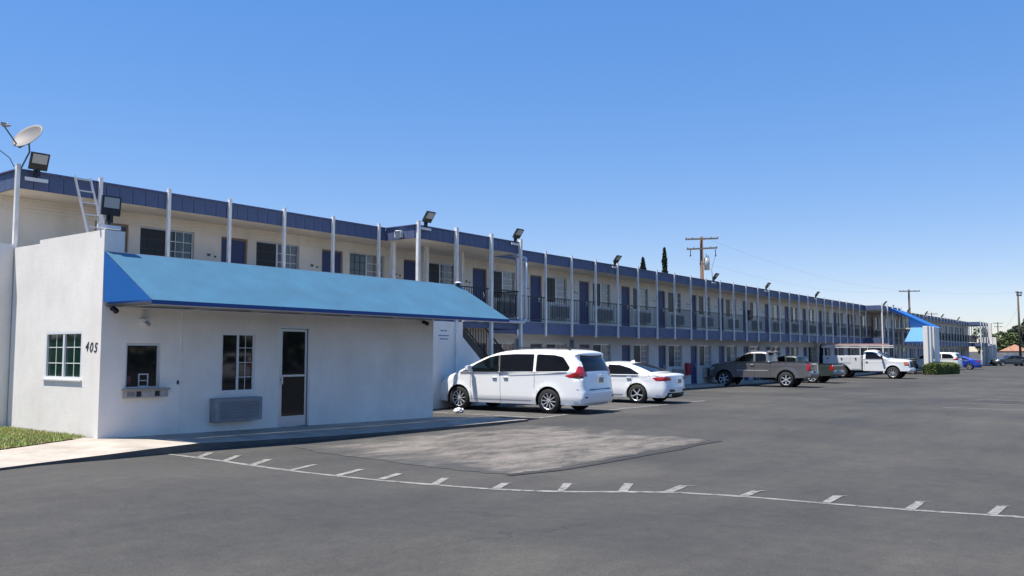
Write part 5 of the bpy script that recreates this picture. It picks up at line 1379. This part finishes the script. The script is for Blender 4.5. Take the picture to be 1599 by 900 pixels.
# ------------------------------------------------------------------ utility poles and wires
def pole(x, y, h, arms, label, trans=False, r=.15, face=None):
    t = thing('utility_pole', label, 'utility pole', (x, y, 0))
    q = MB(); q.tube((0, 0, -.3), (0, 0, h), r * 1.15, 12, r * .75); q.build('shaft', WOOD if trans else WOODD, t, True)
    a = YAW - math.pi / 2 if face is None else face
    d = Vector((math.cos(a), math.sin(a), 0)); n = Vector((-d.y, d.x, 0))
    for dz, L, dy in arms:
        q = MB(); c = Vector((0, 0, h - dz)) - n * r; q.bar(c - d * L / 2 + Vector((0, 0, -dy)), c + d * L / 2 + Vector((0, 0, dy)), .11, .13); q.build('crossarm', WOODG, t)
        for s in (-.48, -.28, .28, .48):
            q = MB(); b = c + d * L * s + Vector((0, 0, 2 * dy * s)); q.tube(b + Vector((0, 0, .06)), b + Vector((0, 0, .22)), .035, 8, .05); q.build('insulator', GREYP, t, True)
    if trans:
        c = d * .42 + Vector((0, 0, h - 2.25)); q = MB(); q.tube(c - Vector((0, 0, .5)), c + Vector((0, 0, .5)), .22, 18); q.tube(c + Vector((0, 0, .5)), c + Vector((0, 0, .56)), .2, 18, .08); q.build('transformer', mat('transformer_grey', (.28, .29, .30), .5), t, True)
        q = MB(); q.tube(c + Vector((0, 0, .5)) - d * .05, c + Vector((0, 0, .85)) - d * .05, .04, 8, .02); q.tube(c + d * .12 + Vector((0, 0, .5)), c + d * .12 + Vector((0, 0, .7)), .035, 8); q.bar(c - d * .6, c, .1, .1); q.build('bushing', BLACKM, t)
        q = MB(); e = Vector((0, 0, h - 1.05)) - n * r
        for s in (-.95, 1.1): q.tube(e + d * s, e + d * s - Vector((0, 0, .45)), .03, 6); q.tube(e + d * (s + .05) - Vector((0, 0, .45)), e + d * (s - .05) - Vector((0, 0, .6)), .05, 6)
        q.tube(e + d * 1.1 - Vector((0, 0, .5)), c + d * .33 + Vector((0, 0, -.6)), .012, 5); q.tube(c + d * .4 + Vector((0, 0, -.6)), c + d * .45 - Vector((0, 0, 1.6)), .02, 5); q.build('fuse_switch', BLACKM, t)
    return t, d
P1, d1 = pole(65.0, 29.1, 11.25, [(.2, 2.7, .04), (1.0, 2.5, .06)], 'tall brown utility pole with two crossarms and a grey transformer', True, .17)
P2, d2 = pole(125.0, 25.9, 10.25, [(.25, 2.8, .02)], 'utility pole with one crossarm above the blue canopy', r=.16)
P3, d3 = pole(127.0, 13.3, 9.6, [(.2, 1.7, 0), (.55, 1.3, .0)], 'dark utility pole at the right edge behind the grey sedan', r=.14, face=-.3)
P4, d4 = pole(251.4, 31.1, 9.4, [(.3, 2.4, 0), (1.2, 2.0, 0)], 'small distant utility pole just right of the motel end', r=.14)
P5, d5 = pole(219, 40.6, 11.0, [(.4, 2.6, 0)], 'short looking distant pole peeking over the far wing roof', r=.14)
def wire(a, b, sag, r, label):
    q = MB(); n = 24; pts = []
    for k in range(n + 1):
        t = k / n; p = Vector(a).lerp(Vector(b), t); p.z -= sag * 4 * t * (1 - t); pts.append(p)
    for p, s in zip(pts, pts[1:]): q.tube(p, s, r, 4, cap=False)
    o = q.build('power_line', mat('wire_grey', (.35, .38, .42), .6)); tag(o, label, 'power line')
wire((65.6, 28.4, 10.9), (125.6, 25.2, 10.1), 1.0, .006, 'upper wire between the transformer pole and the pole above the canopy')
wire((64.4, 29.9, 9.5), (124.4, 26.6, 10.1), 1.2, .005, 'lower wire from the transformer pole towards the pole above the canopy')
wire((125.9, 25.0, 10.1), (127.5, 13.0, 9.5), .35, .009, 'wire from the single crossarm pole to the dark pole on the right')
wire((127, 13.3, 7.7), (251, 31, 8.6), 1.6, .011, 'low wire from the dark right pole to the small distant pole')
wire((219, 40, 10.6), (251, 31.5, 9.1), .8, .012, 'far wire between the two distant poles')

# ------------------------------------------------------------------ vegetation
def leaves(q, n, fn, size, flat=.0, rnd=random):
    for _ in range(n):
        c, up = fn()
        a = Vector((rnd.gauss(0, 1), rnd.gauss(0, 1), rnd.gauss(0, 1) + up)).normalized(); u = a.orthogonal().normalized(); v = a.cross(u); s = size * rnd.uniform(.6, 1.4)
        th = rnd.uniform(0, 6.28); u2 = u * math.cos(th) + v * math.sin(th); v2 = a.cross(u2)
        q.add([c - u2 * s, c + v2 * s * .55, c + u2 * s, c - v2 * s * .55], [(0, 1, 2, 3)])
def tree(x, y, h, w, label, kind, leaf=LEAF, n=5200, trunk=True, base=.25, ls=.20, group=None, seed=1):
    rn = random.Random(seed); t = thing(kind, label, 'tree', (x, y, 0), 0, group)
    q = MB(); q.tube((0, 0, -.3), (0, 0, h * .45), .035 * h, 10, .02 * h)
    cl = []
    for k in range(16):
        a = rn.uniform(0, 6.28); rr_ = rn.uniform(.15, .5) * w; z = h * rn.uniform(base + .12, .88); z0 = h * .3
        c = Vector((math.cos(a) * rr_ * (1.15 - .75 * z / h), math.sin(a) * rr_ * (1.15 - .75 * z / h), z)); q.tube((0, 0, z0 * rn.uniform(.7, 1.3)), c, .012 * h, 6, .004 * h); cl.append((c, rn.uniform(.14, .26) * w))
    q.build('trunk', BARK, t, True)
    q = MB(); random_ = rn
    def fn():
        c, r = random_.choice(cl); p = Vector((random_.gauss(0, 1), random_.gauss(0, 1), random_.gauss(0, 1))).normalized() * r * random_.uniform(.45, 1.0) ** .6; p.z *= .8
        return c + p, .6
    leaves(q, n, fn, ls, rnd=rn); q.build('crown', leaf, t); return t
def cypress(x, y, h, w, label, seed, lean=0):
    rn = random.Random(seed); t = thing('cypress_tree', label, 'tree', (x, y, 0), 0, 'cypresses behind the motel roof'); q = MB(); q.tube((0, 0, -.3), (0, 0, h * .9), .14, 8, .03); q.build('trunk', BARK, t)
    q = MB()
    def fn():
        z = rn.random() ** .8; r = w / 2 * (min(1, (1 - z) * 2.4) ** .8) * (1 + .22 * math.sin(z * 23 + seed) + .1 * math.sin(z * 51)) * rn.uniform(.55, 1.05); a = rn.uniform(0, 6.28)
        return Vector((math.cos(a) * r + lean * z, math.sin(a) * r, .6 + z * (h - .6))), 1.5
    leaves(q, 5200, fn, .10, rnd=rn); q.build('crown', CYPR, t)
cypress(66.7, 35.4, 10.1, 1.9, 'shorter wider cypress showing above the motel roof, left of the slim one', 3)
cypress(63.3, 31.6, 10.35, .95, 'slim pointed cypress showing above the motel roof', 5)
cl = [('bushy pale green tree beyond the block wall, nearest the motel end', 155, 20.3, 5.2, 5.5, LEAF), ('second light green tree in the row over the block wall', 160, 18.0, 4.7, 5.5, LEAF), ('dark tree directly behind the tiled roof house', 168, 17.6, 6.2, 6, LEAFD),
      ('tall dark pointed tree behind the right utility pole', 150, 13.7, 8.2, 4.2, LEAFD), ('wide dark tree at the right edge of the view', 148, 11.6, 7.4, 5, LEAFD), ('olive green tree in the gap left of the tiled roof house', 166, 21.4, 4.6, 5, LEAF), ('brownish dense tree cut by the right edge of the view', 152, 9.0, 7.0, 6, LEAFD)]
for k, (lb, x, y, h, w, lf) in enumerate(cl): tree(x, y, h, w, lb, 'broadleaf_tree', lf, 3600, ls=.24, seed=10 + k, group='trees beyond the block wall')
# far tree line so the lot does not end in bare ground
q = MB(); rn = random.Random(5)
def fn():
    y = rn.uniform(-190, 15); b = 4.0 + 1.8 * math.sin(y * .21) + 1.2 * math.sin(y * .57 + 1); return Vector((205 + rn.uniform(-4, 4) + .15 * abs(y), y, rn.random() ** .7 * b)), .6
leaves(q, 15000, fn, .55, rnd=rn); o = q.build('distant_tree_line', LEAFD); tag(o, 'low dark line of far off trees to the right beyond the lot', 'tree line', kind='stuff')
# hedge
q = MB(); rn = random.Random(8); ax = Vector((77.4, 13.9, 0)); bx = Vector((84.2, 11.9, 0))
ax = Vector((74.5, 13.6, 0)); bx = Vector((78.4, 12.6, 0)); nn = Vector(((bx - ax).y, -(bx - ax).x, 0)).normalized() * -1
def fn():
    t = rn.random(); s = rn.choice((0, 0, 1, 1, 2, 3)); t = t if s < 3 else (rn.uniform(-.02, .02) if rn.random() < .7 else rn.uniform(.98, 1.02)); hh = .80 + .08 * math.sin(t * 17) + .05 * math.sin(t * 41)
    w = rn.uniform(0, 1.1); z = rn.uniform(.02, hh)
    if s == 0: w = rn.uniform(-.05, .12)
    if s == 1: z = hh + rn.uniform(-.1, .06)
    return ax.lerp(bx, t) + nn * w + Vector((0, 0, z)), .2
leaves(q, 11000, fn, .065, rnd=rn); o = q.build('hedge', LEAFH); tag(o, 'low clipped green hedge at the foot of the white fin walls', 'hedge')
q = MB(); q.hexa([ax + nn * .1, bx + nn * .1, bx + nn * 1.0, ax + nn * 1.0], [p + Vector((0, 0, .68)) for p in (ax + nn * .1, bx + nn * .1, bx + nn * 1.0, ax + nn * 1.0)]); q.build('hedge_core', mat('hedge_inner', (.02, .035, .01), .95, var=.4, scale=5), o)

# block wall and house at the far right
bwl = thing('block_wall', 'pale concrete block wall closing the lot behind the dark grey sedan', 'wall', (140, 15.5, 0))
BLK = [mat('block_pale', (.40, .38, .35), .9, var=.15, scale=2), mat('block_grey', (.30, .28, .26), .9, var=.15, scale=2)]
q = MB(); A_ = Vector((0, 3.6, 0)); B_2 = Vector((5.5, -13.5, 0)); D = (B_2 - A_); L = D.length; D.normalize()
q.bar(A_ + Vector((0, 0, .85)), B_2 + Vector((0, 0, .85)), .19, 1.7); q.bar(A_ + Vector((0, 0, 1.74)), B_2 + Vector((0, 0, 1.74)), .26, .08); q.build('wall_core', BLK[1], bwl)
q = MB(); nrmw = Vector((D.y, -D.x, 0)) 
if nrmw.x > 0: nrmw = -nrmw
for r_ in range(8):
    for k in range(int(L / .41)):
        p = A_ + D * (.41 * k + (.2 if r_ % 2 else 0)) + nrmw * .11 + Vector((0, 0, .105 + .205 * r_)); e = p + D * .395; q.bar(p, e, .03, .19, mi=rn.choice((0, 0, 1)))
o = q.build('blocks', BLK, bwl); o['kind'] = 'stuff'
h = thing('house', 'small house with orange tiled hip roof behind the block wall', 'house', (151, 16.5, 0))
q = MB(); q.box(-2, -1.5, 0, 2, 1.5, 1.95); q.build('wall', mat('house_wall', (.10, .09, .08), .8), h)
q = MB(); q.add([(-2.4, -1.9, 1.9), (2.4, -1.9, 1.9), (2.4, 1.9, 1.9), (-2.4, 1.9, 1.9), (-.8, 0, 2.9), (.8, 0, 2.9)], [(0, 1, 5, 4), (1, 2, 5), (2, 3, 4, 5), (3, 0, 4), (0, 3, 2, 1)]); q.build('roof', mat('roof_tile', (.34, .17, .11), .8, var=.4, scale=3), h)
q = MB(); q.box(-2.03, -1.0, .9, -2.0, .4, 1.7); w_ = q.build('window', WHITEP, h); q = MB(); q.box(-2.05, -.9, 1.0, -2.032, .3, 1.6); q.build('pane', GLASSD, w_)

# what the office windows mirror: a white car across the lot and a row of trees behind it
rc = minivan('white car across the lot, seen only mirrored in the office window', WHITE_TRK, 'car', clear=False)
place(rc, 30.0, -12.5, 0, 240)
q = MB(); rn = random.Random(15)
def fn():
    a = rn.uniform(-4.5, -.35); R_ = 62 + rn.uniform(-4, 4); b = 5.5 + 2 * math.sin(a * 13) + 1.3 * math.sin(a * 31); return Vector((R_ * math.cos(a), R_ * math.sin(a), rn.random() ** .8 * b)), .4
leaves(q, 19000, fn, .55, rnd=rn); o = q.build('roadside_trees', LEAFD); tag(o, 'row of dark trees across the road, seen only in window reflections', 'tree line', kind='stuff')
